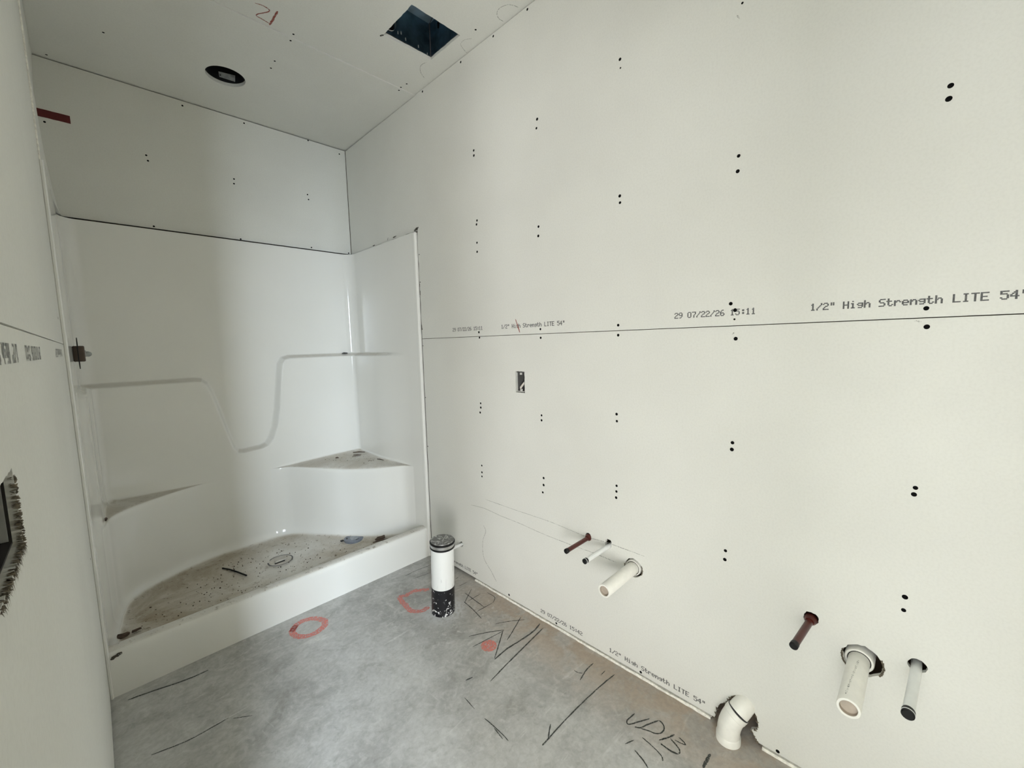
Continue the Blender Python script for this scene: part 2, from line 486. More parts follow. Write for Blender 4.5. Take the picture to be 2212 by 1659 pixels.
FLOOR_PENCIL = [([(-0.1155, -1.3474), (-0.1255, -1.5213)], 0.0043), ([(-0.1671, -1.4041), (-0.1759, -1.4855), (-0.1934, -1.5728)], 0.0043), ([(-0.063, -1.4167), (-0.1482, -1.417)], 0.0035), ([(-0.0761, -1.5223), (-0.1718, -1.5147)], 0.0042), ([(-0.069, -1.3475), (-0.1716, -1.4148)], 0.0032), ([(-0.0431, -1.278), (-0.1031, -1.275)], 0.0032), ([(-0.0452, -1.2009), (-0.0668, -1.2055)], 0.0032), ([(-0.0318, -1.4343), (-0.0332, -1.4953), (-0.0725, -1.5232)], 0.0032), ([(-0.1739, -1.6506), (-0.1184, -1.6843), (-0.0538, -1.7358)], 0.0033), ([(-0.0527, -1.7054), (-0.1448, -1.744), (-0.2112, -1.7693)], 0.004), ([(-0.3146, -1.6239), (-0.245, -1.6626), (-0.1746, -1.7115)], 0.0047), ([(-0.1776, -1.7146), (-0.2637, -1.7006), (-0.3453, -1.6873)], 0.0039), ([(-0.1846, -1.7133), (-0.2526, -1.7593), (-0.3243, -1.8074)], 0.0045), ([(-0.0285, -1.8061), (-0.0875, -1.8186), (-0.1688, -1.8152), (-0.2493, -1.8078), (-0.3291, -1.8126)], 0.0069), ([(-0.0417, -1.8369), (-0.1381, -1.8485), (-0.2136, -1.8575), (-0.3183, -1.87), (-0.4197, -1.8842)], 0.0052), ([(-0.4832, -1.8088), (-0.4542, -1.817)], 0.0055), ([(-0.0635, -2.1294), (-0.1135, -2.1295), (-0.1726, -2.1405)], 0.0048), ([(-0.1483, -2.0921), (-0.1474, -2.1102), (-0.1373, -2.1277)], 0.0032), ([(-0.0644, -2.1872), (-0.0957, -2.1865)], 0.0032), ([(-0.0554, -2.2251), (-0.1361, -2.2152), (-0.2441, -2.2082), (-0.3539, -2.2046), (-0.4587, -2.2056), (-0.4791, -2.2063)], 0.0048), ([(-0.4002, -2.1766), (-0.4492, -2.2059)], 0.0046), ([(-0.5443, -1.9906), (-0.5428, -2.0352), (-0.5431, -2.0862), (-0.5457, -2.1131)], 0.0032), ([(-0.5461, -2.0421), (-0.5541, -2.0944)], 0.0032), ([(-0.5382, -1.8691), (-0.5439, -1.9346)], 0.0032), ([(-0.0781, -0.9723), (-0.1663, -0.9581), (-0.2446, -0.9614)], 0.004), ([(-0.1288, -1.0401), (-0.2241, -1.0225)], 0.0032), ([(-1.1896, -0.9721), (-1.2625, -0.9666), (-1.3739, -0.9364), (-1.4374, -0.923)], 0.007), ([(-1.183, -1.305), (-1.2406, -1.3071), (-1.3067, -1.3046), (-1.3969, -1.2797)], 0.0041), ([(-1.1209, -1.3582), (-1.1725, -1.3205)], 0.0032), ([(-0.162, -2.3705), (-0.1962, -2.3647), (-0.2099, -2.3659), (-0.2137, -2.3773), (-0.1802, -2.3976), (-0.1446, -2.4183)], 0.0047), ([(-0.2093, -2.396), (-0.1977, -2.4125), (-0.1718, -2.4235), (-0.1289, -2.4452)], 0.0047), ([(-0.1992, -2.4151), (-0.1902, -2.4383), (-0.1822, -2.4615), (-0.1651, -2.4731), (-0.1456, -2.4721), (-0.1322, -2.4614), (-0.1277, -2.4465)], 0.0046), ([(-0.1981, -2.4788), (-0.1635, -2.4987), (-0.1432, -2.5071)], 0.005), ([(-0.1664, -2.5035), (-0.1777, -2.5322), (-0.186, -2.5432), (-0.1986, -2.5468)], 0.0044), ([(-0.2058, -2.4885), (-0.2066, -2.5027), (-0.2071, -2.5232), (-0.201, -2.5454)], 0.0053), ([(-0.1434, -2.5227), (-0.1471, -2.5394), (-0.1544, -2.5507)], 0.0041), ([(-0.1613, -2.5167), (-0.1591, -2.5344), (-0.1535, -2.5504)], 0.0032), ([(-0.2871, -2.4033), (-0.2539, -2.4182)], 0.0036), ([(-0.285, -2.4368), (-0.2949, -2.4684), (-0.3081, -2.4947)], 0.0043), ([(-0.2273, -2.4334), (-0.231, -2.4604), (-0.2362, -2.4874), (-0.2445, -2.51), (-0.2562, -2.5188)], 0.0035), ([(-0.1298, -2.6199), (-0.1618, -2.6189), (-0.191, -2.6188)], 0.0086)]
RED_RING = [(-0.8647, -0.9825), (-0.8364, -0.9453), (-0.7931, -0.9371), (-0.7531, -0.9612), (-0.7293, -1.0098), (-0.7409, -1.049), (-0.7833, -1.0708), (-0.8248, -1.0666), (-0.8585, -1.0329)]
RED_HOOK = [(-0.2275, -1.1776), (-0.2641, -1.1474), (-0.2973, -1.1269), (-0.3411, -1.1317), (-0.3735, -1.1193), (-0.3876, -1.1654), (-0.3909, -1.2068), (-0.3954, -1.2629), (-0.3645, -1.3018), (-0.3154, -1.307)]
RED_DOT = (-0.2918, -1.7348)
CEIL_RED = [([(-0.8194, -1.0224), (-0.7895, -1.0301), (-0.7652, -1.0164), (-0.7949, -0.9667), (-0.7956, -0.9519), (-0.7737, -0.9482), (-0.7439, -0.9423)], 0.0042), ([(-0.7402, -1.04), (-0.7403, -0.9909), (-0.7413, -0.9331)], 0.0085)]
CEIL_PENCIL = [([(-0.0198, -1.7477), (-0.046, -1.7388), (-0.0654, -1.7235), (-0.0755, -1.6897), (-0.0646, -1.662), (-0.0391, -1.647), (-0.0085, -1.6495)], 0.0032), ([(-0.0475, -1.4737), (-0.0662, -1.4432), (-0.0619, -1.4105), (-0.0359, -1.3944), (-0.001, -1.3826)], 0.0032), ([(-0.1069, -1.1916), (-0.1137, -1.1627), (-0.105, -1.1321), (-0.078, -1.1015), (-0.0436, -1.0806)], 0.0038)]
WALL_PENCIL = [([(-1.2881, 0.4407), (-1.4043, 0.4505), (-1.5213, 0.4452), (-1.6564, 0.4448), (-1.8112, 0.4387), (-1.9784, 0.4397), (-2.096, 0.4435), (-2.2034, 0.4415)], 0.0032), ([(-1.4068, 0.5036), (-1.6584, 0.5067), (-1.8584, 0.511), (-2.0521, 0.504), (-2.157, 0.5109), (-2.3224, 0.5109)], 0.0032), ([(-1.3842, 0.353), (-1.4033, 0.3234), (-1.3765, 0.2576), (-1.3803, 0.1652), (-1.4389, 0.108), (-1.4767, 0.066)], 0.0045)]
WALL_RED = [([(-1.6661, 1.446), (-1.6794, 1.4147), (-1.6926, 1.3815)], 0.0047)]
PLATE = [(-0.8173, 2.7821), (-0.742, 2.7927), (-0.7446, 2.7602), (-0.8155, 2.757)]

W = 1.484          # room width between the two long walls
SH = 0.855         # depth of the shower stall
H = 2.743          # ceiling
T = 0.0127         # drywall thickness
TOP = 1.998        # top of the shower surround
REAR = -4.3
JAMB0, JAMB1 = -2.75, -3.62   # doorway in the left wall, where the photographer stands

# ------------------------------------------------------------------ setting: floor, hidden shell, next room
floor = struct(MB().box(-6.2, -7.7, -0.15, 0.3, 1.7, 0.0).build('floor', M['concrete']))

wall_right = struct(MB().box(0.115, REAR - 0.1, -0.01, 0.16, 0.4, 3.2).build('wall_right', M['wood']))
wall_back = struct(MB().box(-W - 0.12, 0.115, -0.01, 0.115, 0.16, 3.2).build('wall_back', M['wood']))
mb = MB()
mb.box(-1.62, JAMB0, -0.01, -1.60, 1.6, 3.2)
mb.box(-1.62, JAMB1, 2.06, -1.484, JAMB0, 3.2)
mb.box(-1.62, REAR - 0.1, -0.01, -1.484, JAMB1, 3.2)
mb.box(-1.60, JAMB0, -0.01, -1.4975, JAMB0 + 0.035, 3.2)
wall_left = struct(mb.build('wall_left', M['fill']))
struct(MB().box(-1.50, REAR - 0.1, -0.01, 0.16, REAR, 3.2).build('wall_rear', M['fill']))
# the room beyond the doorway, with a patio opening in its south wall and a side window in its west wall
mb = MB()
mb.box(-6.12, -5.32, -0.01, -4.65, -5.2, 3.2).box(-2.02, -5.32, -0.01, -1.5, -5.2, 3.2).box(-2.75, -5.32, 0.1, -2.66, -5.2, 2.95)
mb.box(-4.65, -5.32, 2.4, -2.64, -5.2, 3.2).box(-2.75, -5.32, 2.95, -2.02, -5.2, 3.2).box(-4.65, -5.32, -0.01, -1.92, -5.2, 0.1).box(-2.66, -5.32, 0.1, -2.02, -5.2, 0.98)
struct(mb.build('wall_south', M['fill']))
mb = MB()
mb.box(-6.12, -5.2, -0.01, -6.0, -5.0, 3.2).box(-6.12, -1.6, -0.01, -6.0, 1.6, 3.2)
mb.box(-6.12, -5.0, 2.2, -6.0, -1.6, 3.2).box(-6.12, -5.0, -0.01, -6.0, -1.6, 0.5)
struct(mb.build('wall_west', M['fill']))
struct(MB().box(-6.12, 1.5, -0.01, -1.6, 1.62, 3.2).build('wall_north', M['fill']))
struct(MB().box(-1.62, -5.32, -0.01, -1.5, REAR - 0.05, 3.2).build('wall_east', M['fill']))

ceiling = struct(MB().box(-6.2, -7.7, 3.2, 0.3, 1.7, 3.25).build('ceiling', M['wood']))
CZ = H
to_ceil = lambda a, b, c: (a, b, CZ + c)
sheet_cf = sheet('drywall_sheet', [(-1.498, -0.9205), (-1.498, 0.012), (0.012, 0.012), (0.012, -0.9175)],
      [circ(-0.80, -0.40, 0.087, 40)], T + 0.004, lambda a, b, c: (a, b, CZ - 0.004 + c), M['paper'], ceiling)
sq = [(-0.353, -1.218), (-0.353, -1.452), (-0.099, -1.452), (-0.099, -1.222)]
sqj = []
for i in range(4):
    sqj += jagline(sq[i], sq[(i + 1) % 4], 14, 0.0012, 30 + i)
sheet_cn = sheet('drywall_sheet', [(-1.498, -0.9225), (0.012, -0.9195), (0.012, -2.14), (-1.498, -2.14)], [sqj], T,
      to_ceil, M['paper'], ceiling)
sheet('drywall_sheet', [(-1.498, -2.143), (0.012, -2.143), (0.012, REAR), (-1.498, REAR)], [], T, to_ceil, M['paper'], ceiling)
MB().box(-6.1, -5.3, H, -1.5, 1.6, H + T).build('drywall_sheet', M['paper'], ceiling)

# ------------------------------------------------------------------ right wall sheets
to_right = lambda a, b, c: (c, a, b)
JZ = 1.372
FL = -0.872     # edge of the drywall beside the shower flange
upper = [(REAR, JZ + 0.0012), (REAR, H - 0.004), (-0.922, H - 0.003), (-0.918, H - 0.007), (-0.40, H - 0.0095), (-0.005, H - 0.012), (-0.005, TOP + 0.007)]
upper += jagline((-0.005, TOP + 0.007), (FL - 0.01, TOP + 0.010), 30, 0.0022, 4)[1:]
upper += [(FL - 0.012, TOP + 0.017), (FL - 0.007, TOP - 0.003)]
upper += jagline((FL - 0.0045, TOP - 0.02), (FL - 0.0055, JZ + 0.0012), 26, 0.0017, 5)
upper += [(FL - 0.006, JZ + 0.0012)]
sheet_ru = sheet('drywall_sheet', upper, [], T, to_right, M['paper'], wall_right)
notch = [(-2.722, 0.016), (-2.712, 0.030), (-2.700, 0.048), (-2.716, 0.058), (-2.722, 0.074), (-2.716, 0.104), (-2.700, 0.128), (-2.676, 0.140), (-2.656, 0.141),
         (-2.640, 0.130), (-2.631, 0.112), (-2.622, 0.094), (-2.604, 0.078), (-2.594, 0.052), (-2.588, 0.016)]
ZB = 0.016
lower = [(REAR, ZB)] + notch + [(FL - 0.006, ZB)]
lower += jagline((FL - 0.006, 0.02), (FL - 0.006, JZ - 0.0012), 16, 0.0009, 8) + [(FL - 0.006, JZ - 0.0012), (REAR, JZ - 0.0012)]
outlet = []
oc = [(-1.654, 1.0985), (-1.654, 1.1995), (-1.716, 1.1995), (-1.716, 1.0985)]
for i in range(4):
    outlet += jagline(oc[i], oc[(i + 1) % 4], 8, 0.0012, 50 + i)
holes = [outlet,
         circ(-2.066, 0.5055, 0.0165, 20, 0.10, 0.85, 1.15, 1),
         circ(-2.164, 0.5085, 0.0165, 20, 0.14, 0.9, 1.2, 2),
         circ(-2.276, 0.4475, 0.037, 34, 0.05, 1.0, 1.0, 3),
         circ(-2.8465, 0.509, 0.0185, 20, 0.10, 1.0, 1.0, 4),
         circ(-2.9655, 0.4405, 0.043, 34, 0.05, 1.0, 1.0, 5),
         circ(-3.0725, 0.4855, 0.0175, 22, 0.06, 1.05, 1.0, 6),
         circ(-1.1815, 0.1765, 0.0165, 18, 0.10, 1.0, 1.1, 7)]
sheet_rl = sheet('drywall_sheet', lower, holes, T, to_right, M['paper'], wall_right)
# bright torn strip between the sheet and the slab
mb = MB()
ys = np.linspace(-1.30, -2.575, 60)
rr = random.Random(3)
tops = [0.0095 + 0.0028 * math.sin(i * 0.7) * rr.random() for i in range(60)]
outs = [-0.0020 - 0.0030 * rr.random() for i in range(60)]
vsx, fsx = [], []
for y, t_, o_ in zip(ys, tops, outs):
    vsx += [(0.010, y, 0.0), (o_, y, 0.0), (o_ * 0.55, y, t_), (0.010, y, t_)]
for i in range(59):
    for k in range(4):
        fsx.append((4 * i + k, 4 * i + (k + 1) % 4, 4 * i + 4 + (k + 1) % 4, 4 * i + 4 + k))
mb.add(vsx, fsx)
mb.build('gypsum_strip', M['gypsum'], wall_right, label='pale torn gypsum strip along the bottom of the wall')
mb = MB()
ys = np.linspace(-2.735, -4.2, 30)
vsx, fsx = [], []
for y in ys:
    o_ = -0.0015 - 0.002 * rr.random(); t_ = 0.009 + 0.002 * rr.random()
    vsx += [(0.010, y, 0.0), (o_, y, 0.0), (o_ * 0.5, y, t_), (0.010, y, t_)]
for i in range(29):
    for k in range(4):
        fsx.append((4 * i + k, 4 * i + (k + 1) % 4, 4 * i + 4 + (k + 1) % 4, 4 * i + 4 + k))
mb.add(vsx, fsx)
mb.build('gypsum_strip', M['gypsum'], wall_right, label='pale torn gypsum strip along the bottom of the wall')

# ------------------------------------------------------------------ back wall sheet (above the shower)
to_back = lambda a, b, c: (a, c, b)
bo = [(-0.0025, TOP + 0.011), (-0.0015, H - 0.010), (-1.512, H - 0.010), (-1.512, TOP + 0.011)]
sheet_b = sheet('drywall_sheet', bo, [], T, to_back, M['paper'], wall_back)

# ------------------------------------------------------------------ left wall sheets
to_left = lambda a, b, c: (-W - c, a, b)
sheet_lu = sheet('drywall_sheet', [(JAMB0, JZ + 0.0012), (JAMB0, H - 0.002), (-SH - 0.004, H - 0.002), (-SH - 0.004, JZ + 0.0012)], [], T, to_left, M['paper'], wall_left)
# torn switch-box hole
hx = []
rr = random.Random(12)
edge = [(-2.437, 1.2335), (-2.433, 1.205), (-2.4325, 1.18), (-2.434, 1.156)]
for i in range(3):
    for p in jagline(edge[i], edge[i + 1], 12, 0.0016, 60 + i): hx.append(p)
hx += jagline((-2.434, 1.156), (-2.585, 1.158), 34, 0.0018, 66)
hx += jagline((-2.585, 1.158), (-2.587, 1.232), 10, 0.0015, 67)
hx += jagline((-2.587, 1.232), (-2.437, 1.2335), 20, 0.0008, 68)
sheet_ll = sheet('drywall_sheet', [(JAMB0, 0.014), (JAMB0, JZ - 0.0012), (-SH - 0.004, JZ - 0.0012), (-SH - 0.004, 0.014)], [hx], T, to_left, M['paper'], wall_left)
# patch beside and above the stall, curling inward over the shower flange
rows = [(H - 0.006, -1.486), (2.5, -1.500), (2.25, -1.486), (2.12, -1.474), (2.05, -1.466), (2.02, -1.460), (TOP + 0.006, -1.456)]
vsx, fsx = [], []
for z, xb in rows:
    for t_ in (0.0, 0.35, 0.7, 1.0):
        y = -SH - 0.004 + t_ * (SH + 0.004)
        x = -W + (xb + W) * t_ ** 2
        vsx += [(x, y, z), (x - T, y, z)]
n4 = 8
for i in range(len(rows) - 1):
    for k in range(3):
        a = i * n4 + 2 * k; b = a + n4
        fsx += [(a, a + 2, b + 2, b), (a + 1, b + 1, b + 3, a + 3)]
    a = i * n4; b = a + n4
    fsx += [(a, b, b + 1, a + 1), (a + 6, a + 7, b + 7, b + 6)]
for k in range(3):
    a = 2 * k; fsx.append((a, a + 1, a + 3, a + 2))
    a = (len(rows) - 1) * n4 + 2 * k; fsx.append((a, a + 2, a + 3, a + 1))
MB().add(vsx, fsx).build('drywall_sheet', M['paper'], wall_left, smooth=True)
# lumpy joint compound bead down the end of the left wall
path = [(-W + 0.0008, -SH - 0.010, z) for z in np.linspace(0.012, 2.74, 70)]
rr = random.Random(5)
path = [(x + 0.0010 * (rr.random() - 0.3), y, z) for x, y, z in path]
MB().tube(path, [0.0028 + 0.0016 * rr.random() for _ in path], 8).build('compound_bead', M['gypsum'], wall_left, smooth=True, label='lumpy pale bead where the wall meets the shower')

# ------------------------------------------------------------------ drywall screws
scr = MB()
n = 12
vsx = [(0, 0, 0.0006)] + [(0.0036 * math.cos(2 * math.pi * k / n), 0.0036 * math.sin(2 * math.pi * k / n), 0.0006) for k in range(n)] + \
      [(0.0056 * math.cos(2 * math.pi * k / n), 0.0056 * math.sin(2 * math.pi * k / n), 0.0002) for k in range(n)]
fsx = [(0, 1 + k, 1 + (k + 1) % n) for k in range(n)] + [(1 + k, 1 + n + k, 1 + n + (k + 1) % n, 1 + (k + 1) % n) for k in range(n)]
screw_me = scr.add(vsx, fsx).mesh('drywall_screw')
screw_me.materials.append(M['screw'])


def screw(loc, rot, s, parent):
    o = bpy.data.objects.new('drywall_screw', screw_me)
    C.objects.link(o)
    o.parent = parent
    o.location = loc; o.rotation_euler = rot; o.scale = (s, s, 1)


rr = random.Random(9)
for y, z in SCREWS_RIGHT:
    z = min(max(z, 0.025), H - 0.015)
    small = (abs(z - 1.3922) < 0.002 and y < -2.6) or (abs(z - 2.3023) < .002) or y > -0.95
    if -0.872 > y > -0.879: y = -0.8835
    screw((0, min(y, -0.8835) if z < TOP else y, z), (0, -math.pi / 2, 0), (0.6 if small else 1.0) * rr.uniform(0.9, 1.12), sheet_ru if z > JZ else sheet_rl)
for x, y in SCREWS_CEILING:
    screw((x, min(y, -0.03), CZ - (0 if y < -0.92 else 0.004)), (math.pi, 0, 0), 0.85, sheet_cn if y < -0.92 else sheet_cf)
for x, z in SCREWS_BACK:
    screw((x, 0, min(z, H - 0.012)), (math.pi / 2, 0, 0), 0.85, sheet_b)
for y, z in ((-1.02, 1.455), (-1.0, 0.62)):
    screw((-W, y, z), (0, math.pi / 2, 0), 0.8, sheet_lu if z > JZ else sheet_ll)

# ------------------------------------------------------------------ printed text on the board edges (dot-matrix ink)
F57 = {'0': '01110 10001 10001 10001 10001 10001 01110', '1': '00100 01100 00100 00100 00100 00100 01110', '2': '01110 10001 00001 00110 01000 10000 11111',
       '4': '00010 00110 01010 10010 11111 00010 00010', '5': '11111 10000 11110 00001 00001 10001 01110', '6': '00110 01000 10000 11110 10001 10001 01110',
       '7': '11111 00001 00001 00010 00100 00100 00100', '9': '01110 10001 10001 01111 00001 00010 01100', '/': '00001 00001 00010 00100 01000 10000 10000',
       ':': '00000 00110 00110 00000 00110 00110 00000', '"': '01010 01010 01010 00000 00000 00000 00000', ' ': '00000 00000 00000 00000 00000 00000 00000',
       'H': '10001 10001 10001 11111 10001 10001 10001', 'i': '00100 00000 01100 00100 00100 00100 01110', 'g': '00000 00000 01111 10001 01111 00001 01110',
       'h': '10000 10000 10110 11001 10001 10001 10001', 'S': '01111 10000 10000 01110 00001 00001 11110', 't': '01000 01000 11110 01000 01000 01001 00110',
       'r': '00000 00000 10110 11001 10000 10000 10000', 'e': '00000 00000 01110 10001 11111 10000 01110', 'n': '00000 00000 10110 11001 10001 10001 10001',
       'L': '10000 10000 10000 10000 10000 10000 11111', 'I': '01110 00100 00100 00100 00100 00100 01110', 'T': '11111 00100 00100 00100 00100 00100 00100',
       'E': '11111 10000 10000 11110 10000 10000 11111'}


def print_text(txt, start, base, pitch, height, to3d, parent, ink='ink'):
    """to3d(along, up): ink quads of a 5x7 dot-matrix printer"""
    mb = MB()
    cw, rh = pitch / 6.0, height / 7.0
    for i, ch in enumerate(txt):
        for r, row in enumerate(F57[ch].split()):
            k = 0
            while k < 5:
                if row[k] == '1':
                    k1 = k
                    while k1 < 5 and row[k1] == '1': k1 += 1
                    a0 = start + i * pitch + k * cw - 0.2 * cw; a1 = start + i * pitch + k1 * cw + 0.32 * cw
                    b1 = base + (7 - r) * rh; b0 = b1 - rh * 1.02
                    mb.add([to3d(a0, b0), to3d(a1, b0), to3d(a1, b1), to3d(a0, b1)], [(0, 1, 2, 3)])
                    k = k1
                else: k += 1
    return mb.build('printed_text', M[ink], parent, fix=False, label='grey dot-matrix printing ' + txt.replace('"', ' inch'))


right_txt = lambda a, b: (-0.0004, -a, b)     # reads towards -y on the right wall
S1 = '1/2" High Strength LITE 54"'
for st in (1.182, 2.426):
    print_text('29 07/22/26 15:11', st, 1.4045, 0.01475, 0.0195, right_txt, sheet_ru)
for st in (1.569, 2.810):
    print_text(S1, st, 1.4045, 0.01440, 0.0195, right_txt, sheet_ru)
print_text('29 07/22/26 15:42', 1.788, 0.0360, 0.01440, 0.0185, right_txt, sheet_rl)
print_text(S1, 2.167, 0.0360, 0.01450, 0.0185, right_txt, sheet_rl)
print_text(S1, 0.935, 0.0360, 0.01440, 0.0185, right_txt, sheet_rl)
left_txt = lambda a, b: (-W + 0.0004, -a, 1.352 - b)   # upside down on the left wall
print_text(S1, 1.062, 0.0, 0.0144, 0.022, left_txt, sheet_ll, 'ink_pale')
print_text('29 07/22/26 15:11', 1.925, 0.0, 0.0147, 0.022, left_txt, sheet_ll, 'ink_pale')
print_text(S1, 2.262, 0.0, 0.0144, 0.022, left_txt, sheet_ll, 'ink_pale')


def marks(L, mat, to3d, parent, name, label, seed=0, rough=0.3):
    for i, (pts, w) in enumerate(L):
        MB().ribbon(pts, w, to3d, rough, seed + i).build(name, mat, parent, fix=False, label=label if i == 0 else None)


on_right = lambda p: (-0.0005, p.x, p.y)
marks(WALL_PENCIL, M['faint'], on_right, sheet_rl, 'pencil_line', 'faint wavering pencil line low on the wall')
marks(WALL_RED, M['redpencil'], on_right, sheet_ru, 'red_pencil_stroke', 'short red stroke through the printed word High')
# small chips and pencil flicks
marks([([(-2.617, 1.352), (-2.611, 1.345)], 0.004), ([(-3.020, 1.366), (-3.034, 1.363)], 0.003), ([(-2.60, 2.275), (-2.608, 2.262)], 0.004)],
      M['faint'], on_right, wall_right, 'chip', 'small grey chip')
# ragged tears above the shower flange
tears = [([(-0.53, 2.012), (-0.54, 2.03)], 0.004), ([(-0.60, 2.018), (-0.64, 2.02)], 0.008), ([(-0.33, 2.012), (-0.36, 2.015)], 0.006),
         ([(-0.845, 2.012), (-0.893, 2.022)], 0.014), ([(-0.879, 1.70), (-0.8785, 1.68)], 0.004), ([(-0.8795, 1.66), (-0.879, 1.63)], 0.0035),
         ([(-0.877, 1.46), (-0.880, 1.425)], 0.007)]
marks(tears, M['grime'], on_right, wall_right, 'tear', 'dark paper tear')

on_ceil = lambda p: (p.x, p.y, CZ - 0.0006)
marks(CEIL_RED, M['redpencil'], on_ceil, sheet_cn, 'red_pencil_mark', 'red pencil scrawl like a 2 and a slash')
marks(CEIL_PENCIL, M['faint'], on_ceil, sheet_cn, 'pencil_arc', 'thin pencil arc')

on_floor = lambda p: (p.x, p.y, 0.0006)
marks(FLOOR_PENCIL, M['pencil'], on_floor, floor, 'pencil_line', 'dark pencil layout line', 100)
ring = RED_RING + RED_RING[:2]
marks([(ring, 0.030)], M['redpaint'], on_floor, floor, 'red_paint_ring', 'coral spray paint ring in front of the shower', 7, 0.12)
marks([(RED_HOOK, 0.027)], M['redpaint'], on_floor, floor, 'red_paint_hook', 'faded coral paint outline left of the closet pipe', 9, 0.2)
dx, dy = RED_DOT
MB().add([(dx, dy, 0.0007)] + [(dx + 0.036 * math.cos(t) * 0.98, dy + 0.036 * math.sin(t), 0.0007) for t in np.linspace(0, 2 * math.pi, 25)[:-1]],
         [(0, 1 + k, 1 + (k + 1) % 24) for k in range(24)]).build('red_paint_dot', M['redpaint'], floor, fix=False, label='round coral paint dot')

# ------------------------------------------------------------------ shower stall
shower = thing('shower_stall', 'white moulded fibreglass shower stall with corner seats and dirty pan filling the far end', 'shower', (-W / 2, -SH / 2, 0))


def sstep(x, a, b):
    t = np.clip((x - a) / (b - a), 0, 1)
    return t * t * (3 - 2 * t)


X0, X1, YB, YF, RC = -0.018, -W + 0.011, -0.020, -SH, 0.068
# base contour, from the front of the right panel round to the front of the left panel
col = []     # (x, y, nx, ny, u) ; u = unrolled coordinate (x along the back)
for t in np.linspace(0, 1, 110)[:-1]:
    y = YF + (YB - RC - YF) * t
    col.append((X0, y, -1, 0, X0 + (YB - RC - y) + RC))
for t in np.linspace(0, 1, 26)[:-1]:
    a = t * math.pi / 2
    col.append((X0 - RC + RC * math.cos(a), YB - RC + RC * math.sin(a), -math.cos(a), -math.sin(a), X0 + RC - 2 * RC * t))
for t in np.linspace(0, 1, 230)[:-1]:
    x = X0 - RC + (X1 + RC - (X0 - RC)) * t
    col.append((x, YB, 0, -1, x))
for t in np.linspace(0, 1, 26)[:-1]:
    a = t * math.pi / 2
    col.append((X1 + RC - RC * math.sin(a), YB - RC + RC * math.cos(a), math.sin(a), -math.cos(a), X1 + RC - 2 * RC * t))
for t in np.linspace(0, 1, 110):
    y = YB - RC + (YF - (YB - RC)) * t
    col.append((X1, y, 1, 0, X1 - RC - (YB - RC - y)))
col = np.array(col)
NC = len(col)
Bx = col[:, 0:2]; Bn = col[:, 2:4]; Bu = col[:, 4]
onR = (np.abs(Bx[:, 0] - X0) < 1e-6); onL = (np.abs(Bx[:, 0] - X1) < 1e-6)
amp = np.full(NC, 0.040)
amp = np.where(onR, 0.040 * (1 - sstep(-Bx[:, 1], 0.38, 0.74)), amp)
amp = np.where(onL, 0.028 * (1 - sstep(-Bx[:, 1], 0.40, 0.78)), amp)
# boundary of the raised lower body in (u, z): right ledge, U-shaped notch, left ledge
bl = np.array([(2.0, 1.280), (-0.495, 1.280), (-0.530, 1.270), (-0.550, 1.240), (-0.560, 1.18), (-0.588, 0.95), (-0.612, 0.83), (-0.640, 0.755), (-0.668, 0.722), (-0.70, 0.711),
               (-0.80, 0.704), (-0.825, 0.710), (-0.842, 0.735), (-0.868, 0.83), (-0.905, 0.99), (-0.930, 1.085), (-0.950, 1.140), (-0.975, 1.163), (-1.01, 1.168), (-3.5, 1.172)])


def raised(u, z):
    """signed distance: positive on the raised side"""
    P = np.stack([u, z], -1)
    dmin = np.full(u.shape, 9.0)
    for a, b in zip(bl[:-1], bl[1:]):
        ab = b - a
        t = np.clip(((P - a) @ ab) / (ab @ ab), 0, 1)
        dd = np.linalg.norm(P - (a + t[..., None] * ab), axis=-1)
        dmin = np.minimum(dmin, dd)
    order = np.argsort(bl[:, 0])
    zb = np.interp(u, bl[order, 0], bl[order, 1])
    return np.where(z < zb, dmin, -dmin)


# seat contour
def chain(pts, n):
    P = [Vector(p) for p in pts]
    Q = []
    for i in range(len(P) - 1):
        p0, p1, p2, p3 = P[max(i - 1, 0)], P[i], P[i + 1], P[min(i + 2, len(P) - 1)]
        for k in range(12):
            t = k / 12
            Q.append(0.5 * ((2 * p1) + (p2 - p0) * t + (2 * p0 - 5 * p1 + 4 * p2 - p3) * t * t + (3 * p1 - p0 - 3 * p2 + p3) * t ** 3))
    Q.append(P[-1])
    Q = np.array([tuple(q) for q in Q])
    s = np.concatenate([[0], np.cumsum(np.linalg.norm(np.diff(Q, axis=0), axis=1))])
    t = np.linspace(0, s[-1], n)
    return np.stack([np.interp(t, s, Q[:, 0]), np.interp(t, s, Q[:, 1])], -1)


Sx = Bx + Bn * amp[:, None]
ia = int(np.argmin(np.where(onR, np.abs(Bx[:, 1] + 0.735), 9)))
back = np.abs(Bx[:, 1] - YB) < 1e-6
ib = int(np.argmin(np.where(back, np.abs(Bx[:, 0] + 0.66), 9)))
ic = int(np.argmin(np.where(back, np.abs(Bx[:, 0] + 0.93), 9)))
idx = int(np.argmin(np.where(onL, np.abs(Bx[:, 1] + 0.52), 9)))
seatR = chain([tuple(Sx[ia]), (-0.045, -0.672), (-0.105, -0.622), (-0.20, -0.545), (-0.333, -0.393), (-0.455, -0.225), (-0.56, -0.098), tuple(Sx[ib])], ib - ia + 1)
seatL = chain([tuple(Sx[ic]), (-1.02, -0.068), (-1.12, -0.098), (-1.235, -0.150), (-1.34, -0.215), (-1.405, -0.300), (-1.432, -0.40), tuple(Sx[idx])], idx - ic + 1)
wR = np.zeros(NC); wR[ia:ib + 1] = 1
wL = np.zeros(NC); wL[ic:idx + 1] = 1
Sx[ia:ib + 1] = seatR
Sx[ic:idx + 1] = seatL
